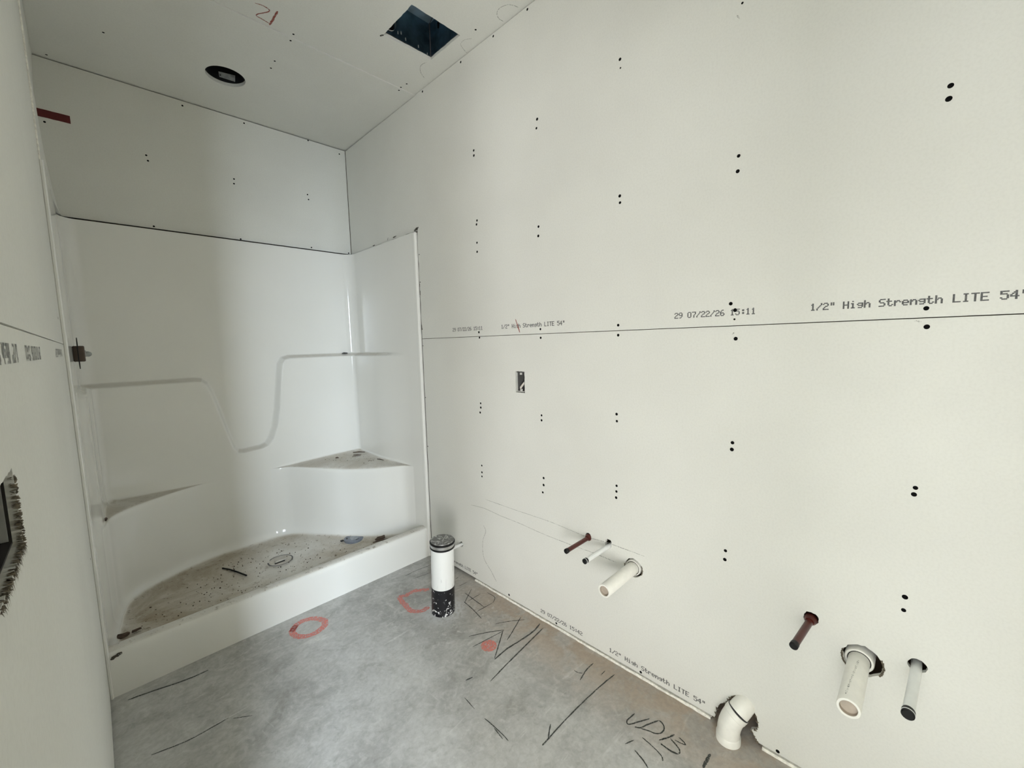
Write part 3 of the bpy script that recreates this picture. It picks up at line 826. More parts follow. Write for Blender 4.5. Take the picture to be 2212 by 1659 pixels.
# inward normals of the seat contour
tg = np.gradient(Sx, axis=0)
Sn = np.stack([-tg[:, 1], tg[:, 0]], -1)
Sn /= np.maximum(np.linalg.norm(Sn, axis=1, keepdims=True), 1e-9)

rows = [(TOP, 0, 0), (TOP - 0.01, 0, 0)]
rows += [(z, 0, 0) for z in np.linspace(1.96, 1.33, 24)]
rows += [(z, 0, 0) for z in np.linspace(1.32, 1.10, 48)]
rows += [(z, 0, 0) for z in np.linspace(1.092, 0.77, 44)]
rows += [(z, 0, 0) for z in np.linspace(0.764, 0.67, 24)]
rows += [(z, 0, 0) for z in np.linspace(0.665, 0.630, 4)]
rows += [(0.620, 0.006, 0), (0.610, 0.016, 0), (0.600, 0.032, 0), (0.590, 0.055, 0), (0.581, 0.088, 0), (0.574, 0.13, 0), (0.568, 0.185, 0), (0.564, 0.25, 0), (0.561, 0.34, 0), (0.559, 0.44, 0),
         (0.5578, 0.55, 0), (0.5568, 0.66, 0), (0.5560, 0.76, 0), (0.5550, 0.84, 0), (0.5535, 0.895, 0), (0.551, 0.935, 0), (0.547, 0.962, 0), (0.541, 0.983, 0), (0.533, 0.996, 0), (0.52, 1, 0)]
rows += [(z, 1, 0) for z in np.linspace(0.50, 0.17, 14)]
rows += [(0.15, 1, 0.001), (0.135, 1, 0.004), (0.122, 1, 0.009), (0.111, 1, 0.016), (0.102, 1, 0.026), (0.096, 1, 0.038), (0.092, 1, 0.052)]
PC = np.array([-0.742, -0.775])
V = []
for z, w, fi in rows:
    d = raised(Bu, np.full(NC, z))
    tt_ = np.clip((d + 0.012) / 0.024, 0, 1)
    p = Bx + Bn * (amp * (0.7 * tt_ + 0.3 * tt_ * tt_ * (3 - 2 * tt_)))[:, None]
    q = Sx + Sn * fi
    P = p * (1 - w) + q * w
    zz = np.full((NC, 1), z)
    if w > 0 and z > 0.557: zz[ia:ib + 1] = 0.557 + (z - 0.557) * 0.35
    V.append(np.concatenate([P, zz], 1))
last = V[-1]
NR_WALL = len(V)
for t, dz in ((0.06, 0.0895), (0.14, 0.088), (0.3, 0.085), (0.5, 0.081), (0.7, 0.077), (0.9, 0.073)):
    P = last[:, :2] * (1 - t) + PC * t
    V.append(np.concatenate([P, np.full((NC, 1), dz)], 1))
V = np.array(V)
NRr = len(V)
allv = V.reshape(-1, 3)
gx = V
du = np.gradient(gx, axis=1); dv = np.gradient(gx, axis=0)
nrm = np.cross(du, dv)
nrm /= np.maximum(np.linalg.norm(nrm, axis=2, keepdims=True), 1e-12)
# make normals point into the stall
cen = np.array([-0.742, -0.75, 1.0])
if np.sum(nrm * (cen - gx)) < 0:
    nrm *= -1


def patch(name, mask, parent, label=None):
    """faces of the moulded surface selected by mask, sharing the normals of the whole moulding"""
    rr_, cc_ = np.nonzero(mask)
    f = np.stack([rr_ * NC + cc_, rr_ * NC + cc_ + 1, (rr_ + 1) * NC + cc_ + 1, (rr_ + 1) * NC + cc_], -1)
    used, inv = np.unique(f, return_inverse=True)
    inv = inv.reshape(f.shape)
    me = bpy.data.meshes.new(name)
    vv = allv[used]
    me.from_pydata(vv.tolist(), [], inv.tolist())
    nn = nrm.reshape(-1, 3)[used]
    a = vv[inv[:, 1]] - vv[inv[:, 0]]; b = vv[inv[:, 2]] - vv[inv[:, 0]]
    fn = np.cross(a, b)
    if np.sum(fn * nn[inv[:, 0]]) < 0:
        me.clear_geometry(); me.from_pydata(vv.tolist(), [], inv[:, ::-1].tolist())
    look_smooth(me)
    me.normals_split_custom_set_from_vertices(nn.tolist())
    return obj(name, me, M['shower'], parent, label)


face_r = np.arange(NRr - 1)[:, None] * np.ones((1, NC - 1), int)
face_c = np.arange(NC - 1)[None, :] * np.ones((NRr - 1, 1), int)
seat_top = next(i for i, r in enumerate(rows) if r[0] <= 0.631)
pan_m = face_r >= NR_WALL - 1
sR = (face_r >= seat_top) & (face_c >= ia) & (face_c < ib) & ~pan_m
sL = (face_r >= seat_top) & (face_c >= ic) & (face_c < idx) & ~pan_m
patch('surround', ~(sR | sL | pan_m), shower, 'glossy white surround with stepped shelves and a U-shaped notch')
patch('corner_seat', sR, shower, 'large right corner seat with dusty splintered top')
patch('corner_seat', sL, shower, 'narrow left corner seat in shade')
patch('shower_pan', pan_m, shower, 'dished pan floor covered in tan dirt')
# threshold
prof = [(-0.869, 0.0), (-0.866, 0.10), (-0.863, 0.150), (-0.860, 0.168), (-0.855, 0.178), (-0.847, 0.183), (-0.835, 0.1845), (-0.815, 0.1840), (-0.803, 0.181), (-0.795, 0.174), (-0.785, 0.150), (-0.776, 0.115), (-0.768, 0.085), (-0.76, 0.066)]
xs = [0.0, -0.02, -0.4, -0.742, -1.1, -1.472, -W + 0.001]
vsx = [(x, y, z) for x in xs for y, z in prof]
fsx = [(i * len(prof) + k, i * len(prof) + k + 1, (i + 1) * len(prof) + k + 1, (i + 1) * len(prof) + k) for i in range(len(xs) - 1) for k in range(len(prof) - 1)]
MB().add(vsx, fsx).build('threshold', M['shower'], shower, smooth=True, label='smooth white raised curb along the front')
# front flanges: rounded vertical edges
for s, nm in ((1, 'front_flange'), (-1, 'front_flange')):
    mb = MB()
    pr = [(-0.0185, -0.845), (-0.0205, -0.860), (-0.019, -0.870), (-0.013, -0.8755), (-0.004, -0.8755), (0.001, -0.872), (0.001, -0.845)]
    if s < 0:
        pr = [(-W - x * 0.55, y) for x, y in pr]
    zs = [0.0, 0.17, 0.5, 1.0, 1.5, TOP - 0.006, TOP - 0.002]
    vsx = [(x, y, z) for z in zs for x, y in pr]
    k_ = len(pr)
    fsx = [(i * k_ + j, i * k_ + (j + 1) % k_, (i + 1) * k_ + (j + 1) % k_, (i + 1) * k_ + j) for i in range(len(zs) - 1) for j in range(k_)]
    fsx += [tuple(range(k_)), tuple((len(zs) - 1) * k_ + j for j in range(k_))]
    mb.add(vsx, fsx).build(nm, M['shower'], shower, smooth=True)

# drain knock-out with a black strip for the tab's shadow, strainer disc
pz = lambda x, y: 0.0865
drain = thing('drain_cover', 'round pale drain cover with dark painted tab shadow in the middle of the pan', 'drain', (-0.735, -0.39, 0.081))
mb = MB().tube([(-0.735, -0.39, 0.079), (-0.735, -0.39, 0.0865)], [0.062, 0.060], 36)
mb.build('cover_disc', M['sticker'], drain, smooth=True)
mb = MB()
for i in range(40):
    if 14 < i < 18: continue
    a0, a1 = 2 * math.pi * i / 40, 2 * math.pi * (i + 1) / 40
    r0, r1 = 0.0605, 0.0665
    mb.add([(-0.735 + r * math.cos(a), -0.39 + r * math.sin(a), 0.0872) for r, a in ((r0, a0), (r1, a0), (r1, a1), (r0, a1))], [(0, 1, 2, 3)])
mb.build('rim', M['rim'], drain, fix=False, label='thin dark rim line')
MB().box(-0.765, -0.405, 0.086, -0.705, -0.378, 0.094).build('lifted_tab', M['sticker'], drain, bevel=0.003)
MB().box(-0.772, -0.418, 0.0862, -0.718, -0.4065, 0.0880).build('slit', M['black'], drain, label='black strip standing for the shadow of the lifted tab')  # black strip laid in as the shadow beside the lifted tab

st = thing('strainer_plate', 'blue-grey slotted drain plate near the right end of the pan', 'drain', (-0.325, -0.47, 0.09))
cx, cy, z0 = -0.322, -0.47, 0.0985
MB().tube([(cx, cy, z0 - 0.012), (cx, cy, z0 + 0.003), (cx, cy, z0 + 0.005)], [0.060, 0.060, 0.056], 36).build('plate', M['grid'], st, smooth=True)
stp = bpy.data.objects[-1] if False else st.children[0]
MB().tube([(cx + 0.0, cy, z0 + 0.0048), (cx, cy, z0 + 0.0062)], [0.027, 0.026], 28).build('hub', M['hubgrey'], stp, smooth=True, label='paler raised middle')
for k in range(3):
    a = math.radians(35 + 120 * k)
    px, py = cx + 0.042 * math.cos(a), cy + 0.042 * math.sin(a)
    t = Vector((-math.sin(a), math.cos(a), 0)); nn = Vector((math.cos(a), math.sin(a), 0)); c_ = Vector((px, py, z0 + 0.0056))
    MB().add([c_ + t * 0.011 + nn * 0.004, c_ - t * 0.011 + nn * 0.004, c_ - t * 0.011 - nn * 0.004, c_ + t * 0.011 - nn * 0.004], [(0, 1, 2, 3)]).build('slot', M['black'], stp, fix=False)
MB().box(cx - 0.078, cy + 0.012, z0 - 0.001, cx - 0.060, cy + 0.028, z0 + 0.003).build('tab', M['black'], st, label='small black tab')

tag(MB().tube([(-0.995, -0.245, 0.0915), (-0.97, -0.295, 0.0925), (-0.945, -0.36, 0.0915), (-0.92, -0.435, 0.090)], 0.0042, 8).build('stick', M['black'], None, smooth=True),
    'thin black stick lying on the shower pan', 'stick')


def lump(name, c, size, mat, seed, label, cat, group=None):
    rr = random.Random(seed)
    bm = bmesh.new()
    bmesh.ops.create_icosphere(bm, subdivisions=2, radius=1.0)
    for v in bm.verts:
        k = 1 + 0.35 * rr.uniform(-1, 1)
        v.co = Vector((v.co.x * size[0] * k, v.co.y * size[1] * k, max(v.co.z, -0.3) * size[2] * k)) + Vector(c)
    me = bpy.data.meshes.new(name)
    bm.to_mesh(me); bm.free()
    return tag(obj(name, me, mat), label, cat, group)


lump('dirt_clump', (-1.432, -0.62, 0.106), (0.022, 0.014, 0.012), M['splinter'], 3, 'dark dirt clump in the left front corner of the pan', 'dirt')
lump('dirt_clump', (-1.385, -0.60, 0.100), (0.016, 0.010, 0.006), M['splinter'], 4, 'smaller dirt crumb beside the dark clump', 'dirt')
lump('dirt_clump', (-1.440, -0.345, 0.5565), (0.010, 0.032, 0.006), M['splinter'], 14, 'brown dirt streak at the front end of the narrow left corner seat', 'dirt')
marks([([(-1.470, 0.155), (-1.455, 0.163), (-1.436, 0.168)], 0.012)], M['grime'], lambda p: (p.x, -0.8668, p.y), shower, 'smear', 'dark smear on the curb front', 4)


def splinter(name, p, q, r, label, cat='splinter', group=None, mat='splinter'):
    p, q = Vector(p), Vector(q)
    mid = (p + q) / 2 + Vector((0, 0, r * 0.6))
    return tag(MB().tube([p, mid, q], [r * 0.7, r, r * 0.5], 6).build(name, M[mat], None, smooth=True), label, cat, group)


SZ = 0.5615
splinter('wood_splinter', (-0.135, -0.115, SZ + 0.006), (-0.070, -0.175, SZ + 0.006), 0.0042, 'longest dark splinter at the back of the right corner seat')
splinter('wood_splinter', (-0.155, -0.165, SZ + 0.001), (-0.115, -0.205, SZ + 0.001), 0.0028, 'small splinter on the right corner seat just before the longest one')
splinter('wood_splinter', (-0.175, -0.195, SZ + 0.001), (-0.130, -0.225, SZ + 0.001), 0.0028, 'second small splinter before the longest one on the right seat')
splinter('wood_splinter', (-0.275, -0.145, SZ + 0.001), (-0.258, -0.158, SZ + 0.001), 0.0045, 'stubby dark chip at the left part of the right corner seat')
splinter('wood_splinter', (-0.095, -0.40, SZ), (-0.078, -0.46, SZ), 0.0028, 'reddish splinter near the right end of the corner seat')
lump('paper_scrap', (-0.20, -0.60, 0.100), (0.035, 0.020, 0.010), M['splinter'], 21, 'crumpled brown scrap at the right end of the pan', 'scrap')
splinter('wood_splinter', (-0.265, -0.615, 0.096), (-0.155, -0.655, 0.098), 0.004, 'long brown splinter beside the crumpled scrap in the pan')
lump('ledge_crumb', (-0.115, -0.040, 1.288), (0.020, 0.012, 0.006), M['black'], 8, 'dark crumb on the high right shelf of the shower', 'dirt')
# loose grit, too fine to count
mb = MB(); rr = random.Random(17)
for i in range(320):
    if i < 240:
        x = rr.uniform(-1.38, -0.12); y = rr.uniform(-0.70, -0.18)
        if x > -0.55 and y > -0.38 - 0.5 * (x + 0.35): continue
        if x < -1.0 and y > -0.25 - 0.4 * (-1.0 - x): continue
        z = 0.0885
    else:
        x = rr.uniform(-0.34, -0.06); y = rr.uniform(-0.42, -0.08); z = 0.5575
        if y < -0.55 - 1.4 * (x + 0.05) - 0.0 and x < -0.2: continue
    s = rr.uniform(0.0007, 0.0024) * (1.6 if rr.random() < 0.08 else 1)
    mb.box(x - s, y - s * rr.uniform(0.5, 1.2), z - 0.002, x + s, y + s * rr.uniform(0.5, 1.2), z + s * 0.7)
g_ = mb.build('grit', M['splinter'])
g_['kind'] = 'stuff'; tag(g_, 'fine brown grit scattered over the shower pan and seat', 'grit')

# ------------------------------------------------------------------ shower valve on the left panel
vy, vz = -0.42, 1.336
vx = X1 + 0.002
vt = thing('shower_valve', 'bronze shower valve with thin round guard on the left shower panel', 'valve', (vx, vy, vz))
MB().tube([(vx + 0.014, vy, vz + 0.002), (vx + 0.017, vy, vz + 0.002)], [0.068, 0.068], 32).build('guard_disc', M['black'], vt, smooth=True, label='thin dark disc seen edge-on')
MB().box(vx - 0.001, vy - 0.038, vz - 0.034, vx + 0.036, vy + 0.038, vz + 0.034).build('valve_body', M['brass'], vt, bevel=0.004)
MB().tube([(vx + 0.0361, vy - 0.01, vz), (vx + 0.039, vy - 0.01, vz)], [0.014, 0.014], 16).build('cartridge_ring', M['steel'], vt, smooth=True)
MB().tube([(vx + 0.036, vy, vz - 0.002), (vx + 0.046, vy, vz - 0.002), (vx + 0.053, vy, vz - 0.002), (vx + 0.057, vy, vz - 0.002)], [0.011, 0.012, 0.009, 0.004], 14).build('stem', M['plate'], vt, smooth=True)

# ------------------------------------------------------------------ red tape on the back wall
mb = MB()
vsx = []
for x in np.linspace(-1.500, -1.385, 7):
    j = rnd.uniform(-0.0008, 0.0008)
    vsx += [(x, -0.0012 - abs(j), 2.460 + j), (x, -0.0012 - abs(j), 2.496 + j), (x, -0.0002, 2.460 + j), (x, -0.0002, 2.496 + j)]
fsx = []
for i in range(6):
    a, b = 4 * i, 4 * i + 4
    fsx += [(a, a + 1, b + 1, b), (a + 2, b + 2, b + 3, a + 3), (a, b, b + 2, a + 2), (a + 1, a + 3, b + 3, b + 1)]
fsx += [(0, 2, 3, 1), (24, 25, 27, 26)]
tag(mb.add(vsx, fsx).build('tape_strip', M['redtape']), 'short dark red tape strip on the back wall near the ceiling', 'tape')

# ------------------------------------------------------------------ closet pipe with test plug
tp = thing('closet_pipe', 'thick white and black toilet waste pipe standing on the floor with test plug', 'pipe', (-0.28, -1.38, 0))
ax = lambda z: (-0.28 + 0.005 * z / 0.34, -1.38 - 0.008 * z / 0.34, z)
MB().tube([ax(0.0), ax(0.004), ax(0.136)], [0.0585, 0.0575, 0.0575], 48, cap1=False).build('sleeve', M['blackpipe'], tp, smooth=True, label='black lower sleeve spattered with white plaster')
MB().tube([ax(0.135), ax(0.34)], 0.0570, 48, cap0=False).build('riser', M['whitepipe'], tp, smooth=True, label='white scuffed upper pipe')
MB().tube([ax(0.334), ax(0.337), ax(0.343), ax(0.346)], [0.0575, 0.0612, 0.0612, 0.058], 48).build('gasket', M['black'], tp, smooth=True, label='black rubber gasket')
MB().tube([ax(0.345), ax(0.359)], [0.0592, 0.0592], 48).build('clamp_band', M['steel'], tp, smooth=True, label='steel band')
MB().tube([ax(0.358), ax(0.361), ax(0.367), ax(0.370)], [0.058, 0.0622, 0.0622, 0.0595], 48).build('gasket', M['black'], tp, smooth=True, label='black rubber gasket')
pcap = MB().tube([ax(0.368), ax(0.374), ax(0.3765), ax(0.3735)], [0.0585, 0.0570, 0.0520, 0.004], 48).build('plug_cap', M['plug'], tp, smooth=True, label='dusty dished metal cap')
c0 = Vector(ax(0.376))
MB().tube([c0 + Vector((-0.005, -0.012, 0)), c0 + Vector((0.040, 0.020, 0.0005))], 0.0025, 8).build('plug_rib', M['steel'], pcap, smooth=True)

# ------------------------------------------------------------------ supply stubs and drains through the right wall


def stub(name, label, cat, y, z, tip, r, mat, capmat, caplen, caprad, group, slit=False):
    o = thing(name, label, cat, (0.0, y, z), group)
    p0 = Vector((0.08, y, z)); p1 = Vector(tip)
    d_ = (p1 - Vector((0.0, y, z))).normalized()
    MB().tube([p0, Vector((0.0, y, z)), p1], r, 20).build('pipe', mat, o, smooth=True)
    e = p1 - d_ * caplen * 0.4
    cap = MB().tube([e, e + d_ * 0.002, e + d_ * (caplen - 0.002), e + d_ * caplen], [caprad * 0.96, caprad, caprad, caprad * 0.8], 20).build('end_cap', capmat, o, smooth=True, label='black end cap')
    if slit:
        MB().tube([e + d_ * caplen * 0.55, e + d_ * caplen * 0.68], caprad * 1.03, 20).build('cap_ring', M['pex_white'], cap, smooth=True, label='thin pale ring on the cap')
    return o


G1 = 'water supply stubs in the right wall'
s1 = stub('supply_pipe', 'dark red supply pipe left of the first drain', 'pipe', -2.066, 0.502, (-0.150, -2.066, 0.502), 0.0088, M['pex_red'], M['black'], 0.014, 0.0102, G1)
MB().tube([(0.006, -2.066, 0.503), (-0.003, -2.066, 0.504), (-0.010, -2.066, 0.503)], [0.0150, 0.0145, 0.0100], 20).build('wall_sleeve', M['pex_red'], s1, smooth=True, label='flared red sleeve at the wall')
s2 = stub('supply_pipe', 'white supply pipe between the dark red pipe and the first drain', 'pipe', -2.166, 0.4985, (-0.160, -2.163, 0.500), 0.0088, M['pex_white'], M['black'], 0.016, 0.0105, G1, True)
s3 = stub('supply_pipe', 'dark red supply pipe left of the second, nearer drain', 'pipe', -2.845, 0.500, (-0.145, -2.833, 0.500), 0.0095, M['pex_red'], M['black'], 0.016, 0.0106, G1, False)
MB().tube([(0.006, -2.8455, 0.502), (-0.003, -2.8455, 0.503), (-0.010, -2.845, 0.502)], [0.0165, 0.0155, 0.0110], 20).build('wall_sleeve', M['pex_red'], s3, smooth=True, label='dark red sleeve at the wall')
s4 = stub('supply_pipe', 'white supply pipe right of the second drain, at the right of the picture', 'pipe', -3.071, 0.476, (-0.188, -3.060, 0.479), 0.0110, M['pex_white'], M['black'], 0.018, 0.0122, G1, True)
s5 = stub('supply_pipe', 'small white supply pipe behind the closet pipe', 'pipe', -1.181, 0.1735, (-0.120, -1.181, 0.1735), 0.0085, M['pex_white'], M['black'], 0.012, 0.0098, G1)


def drain_stub(label, y, z, tip, r, hub):
    o = thing('drain_pipe', label, 'pipe', (0, y, z), 'sink drains in the right wall')
    n_ = 36
    p0 = Vector((0.09, y, z)); p1 = Vector(tip)
    d_ = (p1 - p0).normalized()
    dpipe = MB().tube([p0, p1 - d_ * 0.0015, p1, p1, p1 - d_ * 0.0015], [r, r, r - 0.0008, r - 0.0056, r - 0.0063], n_, cap0=False, cap1=False).build('pipe', M['pvc'], o, smooth=True)
    MB().tube([p1 - d_ * 0.001, p1 - d_ * 0.006, p1 - d_ * 0.010], [r - 0.0063, r - 0.0064, r - 0.0065], n_, cap0=False).build('bore', M['pvc_in'], dpipe, smooth=True, label='brownish inside of the pipe')
    # coupling hub inside the wall
    q = lambda x: p0 + d_ * ((x - p0.x) / d_.x)
    cpl = MB().tube([q(0.07), q(0.010), q(0.0065), q(0.0065)], [hub, hub, hub - 0.002, r + 0.0022], n_, cap0=False, cap1=False).build('coupling', M['pvc'], o, smooth=True, label='white coupling ring inside the wall hole')
    MB().tube([q(0.0068), q(0.0060)], [r + 0.0022, r + 0.0005], n_, cap0=False, cap1=False).build('joint_line', M['black'], cpl, smooth=True, label='dark joint line')
    return o


drain_stub('white open drain pipe between the first supply pair and the middle of the wall', -2.270, 0.442, (-0.202, -2.270, 0.442), 0.0241, 0.0315)
dp = drain_stub('larger looking white open drain pipe at the right, between red and white stubs', -2.959, 0.432, (-0.203, -2.957, 0.432), 0.0241, 0.0330)
# ink line on the nearer drain
mb = MB()
for i in range(22):
    x = -0.03 - 0.0072 * i
    a = math.radians(96 - 1.2 * i)
    w_ = 0.09 if i % 3 else 0.05
    c1 = [(x, -2.957 + 0.0244 * math.cos(a + s * w_), 0.432 + 0.0244 * math.sin(a + s * w_)) for s in (-1, 1)]
    c2 = [(x - 0.0055, -2.957 + 0.0244 * math.cos(a + s * w_), 0.432 + 0.0244 * math.sin(a + s * w_)) for s in (1, -1)]
    mb.add(c1 + c2, [(0, 1, 2, 3)])
mb.build('print_line', M['faint'], dp, fix=False, label='grey printed line along the pipe')

# torn lips of board paper round the drain holes
def lip(y, z, r, a0, a1, seed, wid=0.006):
    mb = MB(); rr = random.Random(seed)
    n_ = 22
    vsx = []
    for i in range(n_ + 1):
        a = math.radians(a0 + (a1 - a0) * i / n_)
        ro = r + wid * rr.uniform(0.3, 1.0); ri = r - wid * rr.uniform(0.1, 0.4)
        vsx += [(-0.0006, y + ri * math.cos(a), z + ri * math.sin(a)), (-0.0025 - 0.002 * rr.random(), y + (r + wid * .3) * math.cos(a), z + (r + wid * .3) * math.sin(a)), (-0.0004, y + ro * math.cos(a), z + ro * math.sin(a))]
    fsx = []
    for i in range(n_):
        for k in range(2):
            fsx.append((3 * i + k, 3 * i + k + 1, 3 * i + 4 + k, 3 * i + 3 + k))
    mb.add(vsx, fsx).build('torn_paper', M['kraft'], sheet_rl, fix=False, label='torn brown paper edge')


lip(-2.276, 0.4475, 0.037, 150, 205, 2, 0.004)
lip(-2.9655, 0.4405, 0.0435, 150, 215, 3, 0.005)
lip(-2.9655, 0.4405, 0.0435, -40, 20, 6, 0.005)
lip(-2.276, 0.4475, 0.037, -30, 10, 4, 0.004)

# floor elbow into the wall
eb = thing('waste_elbow', 'white waste pipe elbow rising from the floor into the right wall', 'pipe', (-0.035, -2.645, 0))
pts = [(-0.037, -2.644, 0.0), (-0.037, -2.644, 0.022)]
MB().tube([(-0.037, -2.644, 0.0), (-0.037, -2.644, 0.020), (-0.037, -2.644, 0.0235)], [0.0375, 0.0375, 0.0350], 36).build('hub', M['pvc'], eb, smooth=True, label='hub collar at the slab')
bend = [(-0.037, -2.644, 0.020), (-0.0368, -2.6445, 0.040), (-0.0350, -2.647, 0.058), (-0.0310, -2.6515, 0.074), (-0.0255, -2.6575, 0.088), (-0.0200, -2.6640, 0.0985)]
MB().tube(bend, [0.0345] * 6, 36).build('bend', M['pvc'], eb, smooth=True)
a = Vector(bend[-1]); dirn = (Vector(bend[-1]) - Vector(bend[-2])).normalized()
MB().tube([a - dirn * 0.014, a - dirn * 0.0125, a + dirn * 0.004, a + dirn * 0.0045], [0.0345, 0.0362, 0.0362, 0.0335], 36).build('hub', M['pvc'], eb, smooth=True, label='upper hub rim')
MB().tube([a + dirn * 0.0035, a + dirn * 0.0062], [0.0356, 0.0336], 36).build('joint_line', M['rim'], eb, smooth=True, label='dark joint line')
b0 = a + dirn * 0.005
MB().tube([b0, b0 + dirn * 0.012 + Vector((0.002, 0, 0)), b0 + dirn * 0.026 + Vector((0.009, 0, -0.001)), b0 + dirn * 0.036 + Vector((0.022, 0.002, -0.004)), b0 + dirn * 0.040 + Vector((0.045, 0.004, -0.006))],
          [0.0328, 0.0328, 0.032, 0.0315, 0.031], 36).build('outlet_bend', M['pvc'], eb, smooth=True, label='rounded outlet turning into the wall')
rr = random.Random(2)
mb = MB()
for i in range(26):       # torn brown paper round the notch
    t = i / 25 * (len(notch) - 1); k = min(int(t), len(notch) - 2); fr = t - k
    p = Vector(notch[k]).lerp(Vector(notch[k + 1]), fr)
    if p.y > 0.126 and rr.random() < .4: continue
    s = rr.uniform(0.003, 0.008); an = rr.uniform(0, 6.28)
    q = [(-0.001 - 0.003 * rr.random(), p.x + s * math.cos(an + j), p.y + s * 0.8 * math.sin(an + j)) for j in (0, 1.9, 4.1)]
    mb.add(q, [(0, 1, 2)])
tp_ = mb.build('torn_paper', M['kraft'], sheet_rl, fix=False, label='torn brown paper round the elbow notch')
tp_['kind'] = 'stuff'

# ------------------------------------------------------------------ outlet box in the right wall
ob = thing('outlet_box', 'small black electrical box with pale cable cut into the right wall', 'box', (0.0, -1.685, 1.149))
mb = MB()
y0, y1, z0, z1, dp_ = -1.7125, -1.6575, 1.1015, 1.1965, 0.060
t = 0.0022
mb.box(0.004, y0, z0, dp_, y0 + t, z1).box(0.004, y1 - t, z0, dp_, y1, z1).box(0.004, y0, z0, dp_, y1, z0 + t).box(0.004, y0, z1 - t, dp_, y1, z1).box(dp_ - t, y0, z0, dp_, y1, z1)
obs = mb.build('box_shell', M['box'], ob)
MB().box(0.0035, y1 - 0.0045, z0, 0.010, y1 - 0.001, z1).build('box_rim', M['boxlight'], obs, label='pale edge of the box')
MB().box(0.0035, y0 + 0.004, z0 + 0.001, 0.010, y1 - 0.004, z0 + 0.005).build('box_rim', M['boxlight'], obs, label='pale edge of the box')
for zz, s in ((z1 - 0.008, -1), (z0 + 0.009, 1)):
    MB().box(0.005, -1.694, zz - 0.005, 0.0085, -1.680, zz + 0.005).build('screw_ear', M['boxlight'], obs, bevel=0.001)
MB().tube([(0.050, -1.712, 1.180), (0.035, -1.702, 1.160), (0.020, -1.690, 1.140), (0.012, -1.679, 1.122), (0.013, -1.6785, 1.1145), (0.020, -1.684, 1.112)],
          [0.0035, 0.0045, 0.0055, 0.0055, 0.0045, 0.003], 12).build('cable', M['cable'], ob, smooth=True, label='pale flat cable folded inside')

# ------------------------------------------------------------------ switch box in the left wall
sb = thing('switch_box', 'electrical box with inner shade put into its colour, in the torn hole at the left edge', 'box', (-W, -2.51, 1.195))
mb = MB()
y0, y1, z0, z1 = -2.582, -2.4375, 1.162, 1.228
xa, xb = -W - 0.006, -W - 0.07
mb.box(xb, y0, z0, xa, y0 + t, z1).box(xb, y1 - t, z0, xa, y1, z1).box(xb, y0, z0, xa, y1, z0 + t).box(xb, y0, z1 - t, xa, y1, z1).box(xb, y0, z0, xb + t, y1, z1)
mb.build('box_shell', M['dark'], sb)  # shell coloured near-black for the unlit inside; grey plate below is its lit side
MB().box(xb + 0.012, y1 - 0.0035, z0 + 0.003, xa - 0.002, y1 - 0.0023, z1 - 0.003).build('box_side_lit', M['plate'], sb, label='side of the box coloured grey as if lit')
# frayed paper fibres on the rim of the hole
mb = MB(); rr = random.Random(31)
for i in range(260):
    if rr.random() < 0.45:
        p = Vector((-2.433 + rr.uniform(-0.0015, 0.001), rr.uniform(1.156, 1.226)))
        dv_ = Vector((rr.uniform(0.2, 1.0), rr.uniform(-0.8, 0.4)))
        ln = rr.uniform(0.001, 0.0032)
    else:
        p = Vector((rr.uniform(-2.585, -2.434), 1.157 + rr.uniform(-0.001, 0.001)))
        dv_ = Vector((rr.uniform(-0.4, 0.9), rr.uniform(-1.0, -0.2)))
        ln = rr.uniform(0.002, 0.010)
    dv_.normalize()
    nn = Vector((-dv_.y, dv_.x)) * rr.uniform(0.0005, 0.0013)
    xx = -W + 0.0006 + rr.uniform(0, 0.0018)
    a_, b_ = p + nn, p - nn; c_ = p + dv_ * ln
    p_in = p - dv_ * 0.002
    mb.add([(xx - 0.0008, a_.x, a_.y), (xx - 0.0008, b_.x, b_.y), (xx, c_.x, c_.y), (-W - 0.004, p_in.x, p_in.y)], [(0, 1, 2), (0, 3, 1)])
fz = mb.build('paper_fuzz', M['kraft'], sheet_ll, fix=False, label='frayed brown paper fibres round the hole')
fz['kind'] = 'stuff'

# ------------------------------------------------------------------ ceiling can light
cl = thing('light_housing', 'round black recessed light housing in the ceiling over the shower', 'light', (-0.80, -0.40, H))
mb = MB()
n_ = 40
vsx = []
for z, r in ((H + 0.0128, 0.0845), (H + 0.075, 0.0845), (H + 0.13, 0.07)):
    vsx += [(-0.80 + r * math.cos(2 * math.pi * k / n_), -0.40 + r * math.sin(2 * math.pi * k / n_), z) for k in range(n_)]
fsx = [(i * n_ + k, i * n_ + (k + 1) % n_, (i + 1) * n_ + (k + 1) % n_, (i + 1) * n_ + k) for i in range(2) for k in range(n_)] + [tuple(2 * n_ + k for k in range(n_))]
mb.add(vsx, fsx).build('can', M['can'], cl, smooth=True)
pl = [(x, -0.345, z) for x, z in PLATE]
MB().add([(x, y, z) for x, y, z in pl] + [(x, y + 0.0015, z) for x, y, z in pl], [(0, 1, 2, 3), (7, 6, 5, 4), (0, 4, 5, 1), (1, 5, 6, 2), (2, 6, 7, 3), (3, 7, 4, 0)]).build('bracket_plate', M['plate'], cl, label='grey metal plate')
bkt = [c for c in cl.children if c.name.startswith('bracket')][0]
MB().tube([(PLATE[0][0] + 0.007, -0.3458, PLATE[3][1] + 0.010), (PLATE[0][0] + 0.007, -0.3448, PLATE[3][1] + 0.010)], 0.003, 12).build('plate_hole', M['black'], bkt)

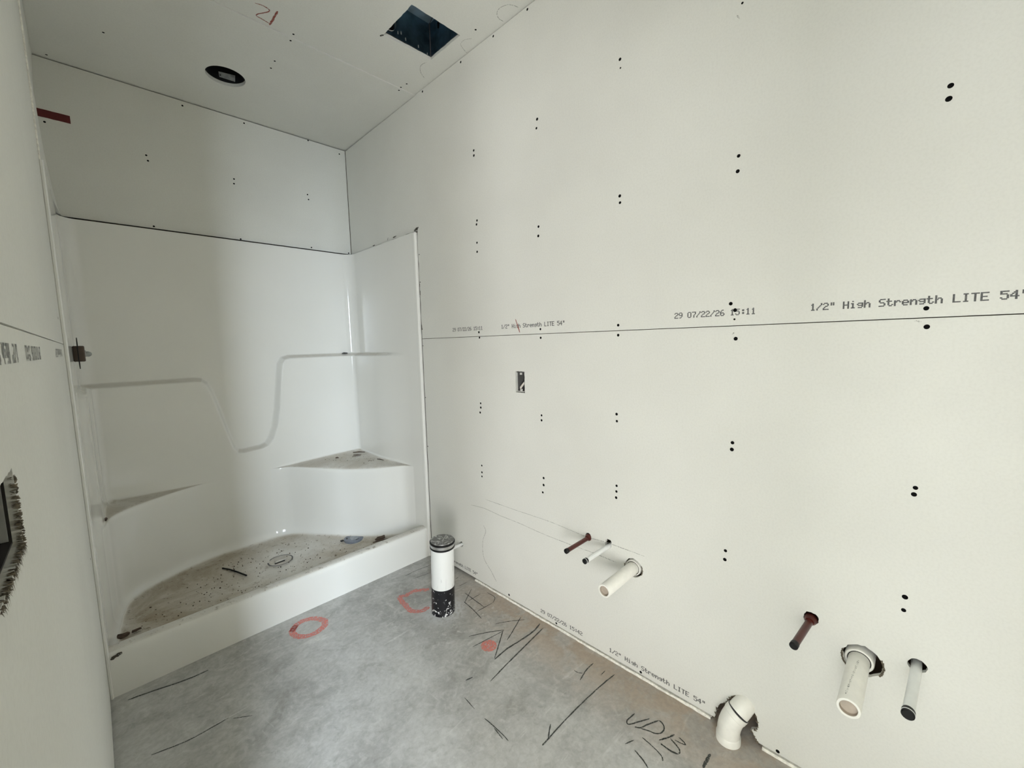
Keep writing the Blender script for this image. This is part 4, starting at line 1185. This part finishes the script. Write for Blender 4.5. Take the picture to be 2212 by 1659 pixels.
# ------------------------------------------------------------------ exhaust fan housing
fh = thing('fan_housing', 'open square metal fan housing recessed in the ceiling near the right wall', 'vent', (-0.226, -1.335, H))
x0, x1, y0, y1, z0, z1 = -0.349, -0.101, -1.449, -1.2235, H + T, 2.905
tt = 0.0012
MB().box(x0, y1 - tt, z0, x1, y1, z1).build('side_panel', M['galv'], fh)
MB().box(x0, y0, z0, x1, y0 + tt, z1).build('side_panel', M['galv'], fh)
MB().box(x0, y0, z0, x0 + tt, y1, z1).build('side_panel', M['galv'], fh)
MB().box(x1 - tt, y0, z0, x1, y1, z1).build('side_panel', M['galv'], fh)
MB().box(x0, y0, z1, x1, y1, z1 + tt).build('top_panel', M['galv_lit'], fh, label='top panel coloured paler blue to look lit')
# round duct collar and small tabs
MB().tube([(x0 + 0.012, -1.240, 2.80), (x0 + 0.012, -1.232, 2.80)], [0.038, 0.038], 24, cap0=False, cap1=False).build('duct_collar', M['plate'], fh, smooth=True)
MB().tube([(x0 + 0.012, -1.2265, 2.80), (x0 + 0.012, -1.2255, 2.80)], 0.036, 24).build('duct_opening', M['black'], fh, smooth=True, label='black duct opening')
for xx, zz in ((-0.285, 2.775), (-0.268, 2.782), (-0.245, 2.765), (-0.175, 2.765), (-0.125, 2.752)):
    MB().box(xx, y1 - 0.003, zz, xx + 0.004, y1 - 0.0012, zz + 0.012).build('knockout', M['plate'], fh, label='small bright punched tab')
MB().box(x1 - 0.006, -1.30, 2.85, x1 - 0.0012, -1.294, 2.875).build('clip', M['black'], fh)
MB().tube([(-0.104, -1.227, z0), (-0.104, -1.227, z1)], 0.003, 8).build('corner_seam', M['rim'], fh)
MB().tube([(-0.104, -1.227, z1 - .002), (-0.16, -1.42, z1 - .002)], 0.0015, 6).build('top_seam', M['rim'], fh)
tag_ = MB().ribbon([(-0.353, -1.218), (-0.362, -1.200)], 0.008, lambda p: (p.x, p.y, CZ - 0.0006), 0.3, 2).build('tear', M['grime'], ceiling, fix=False, label='dark nick at the corner of the fan opening')
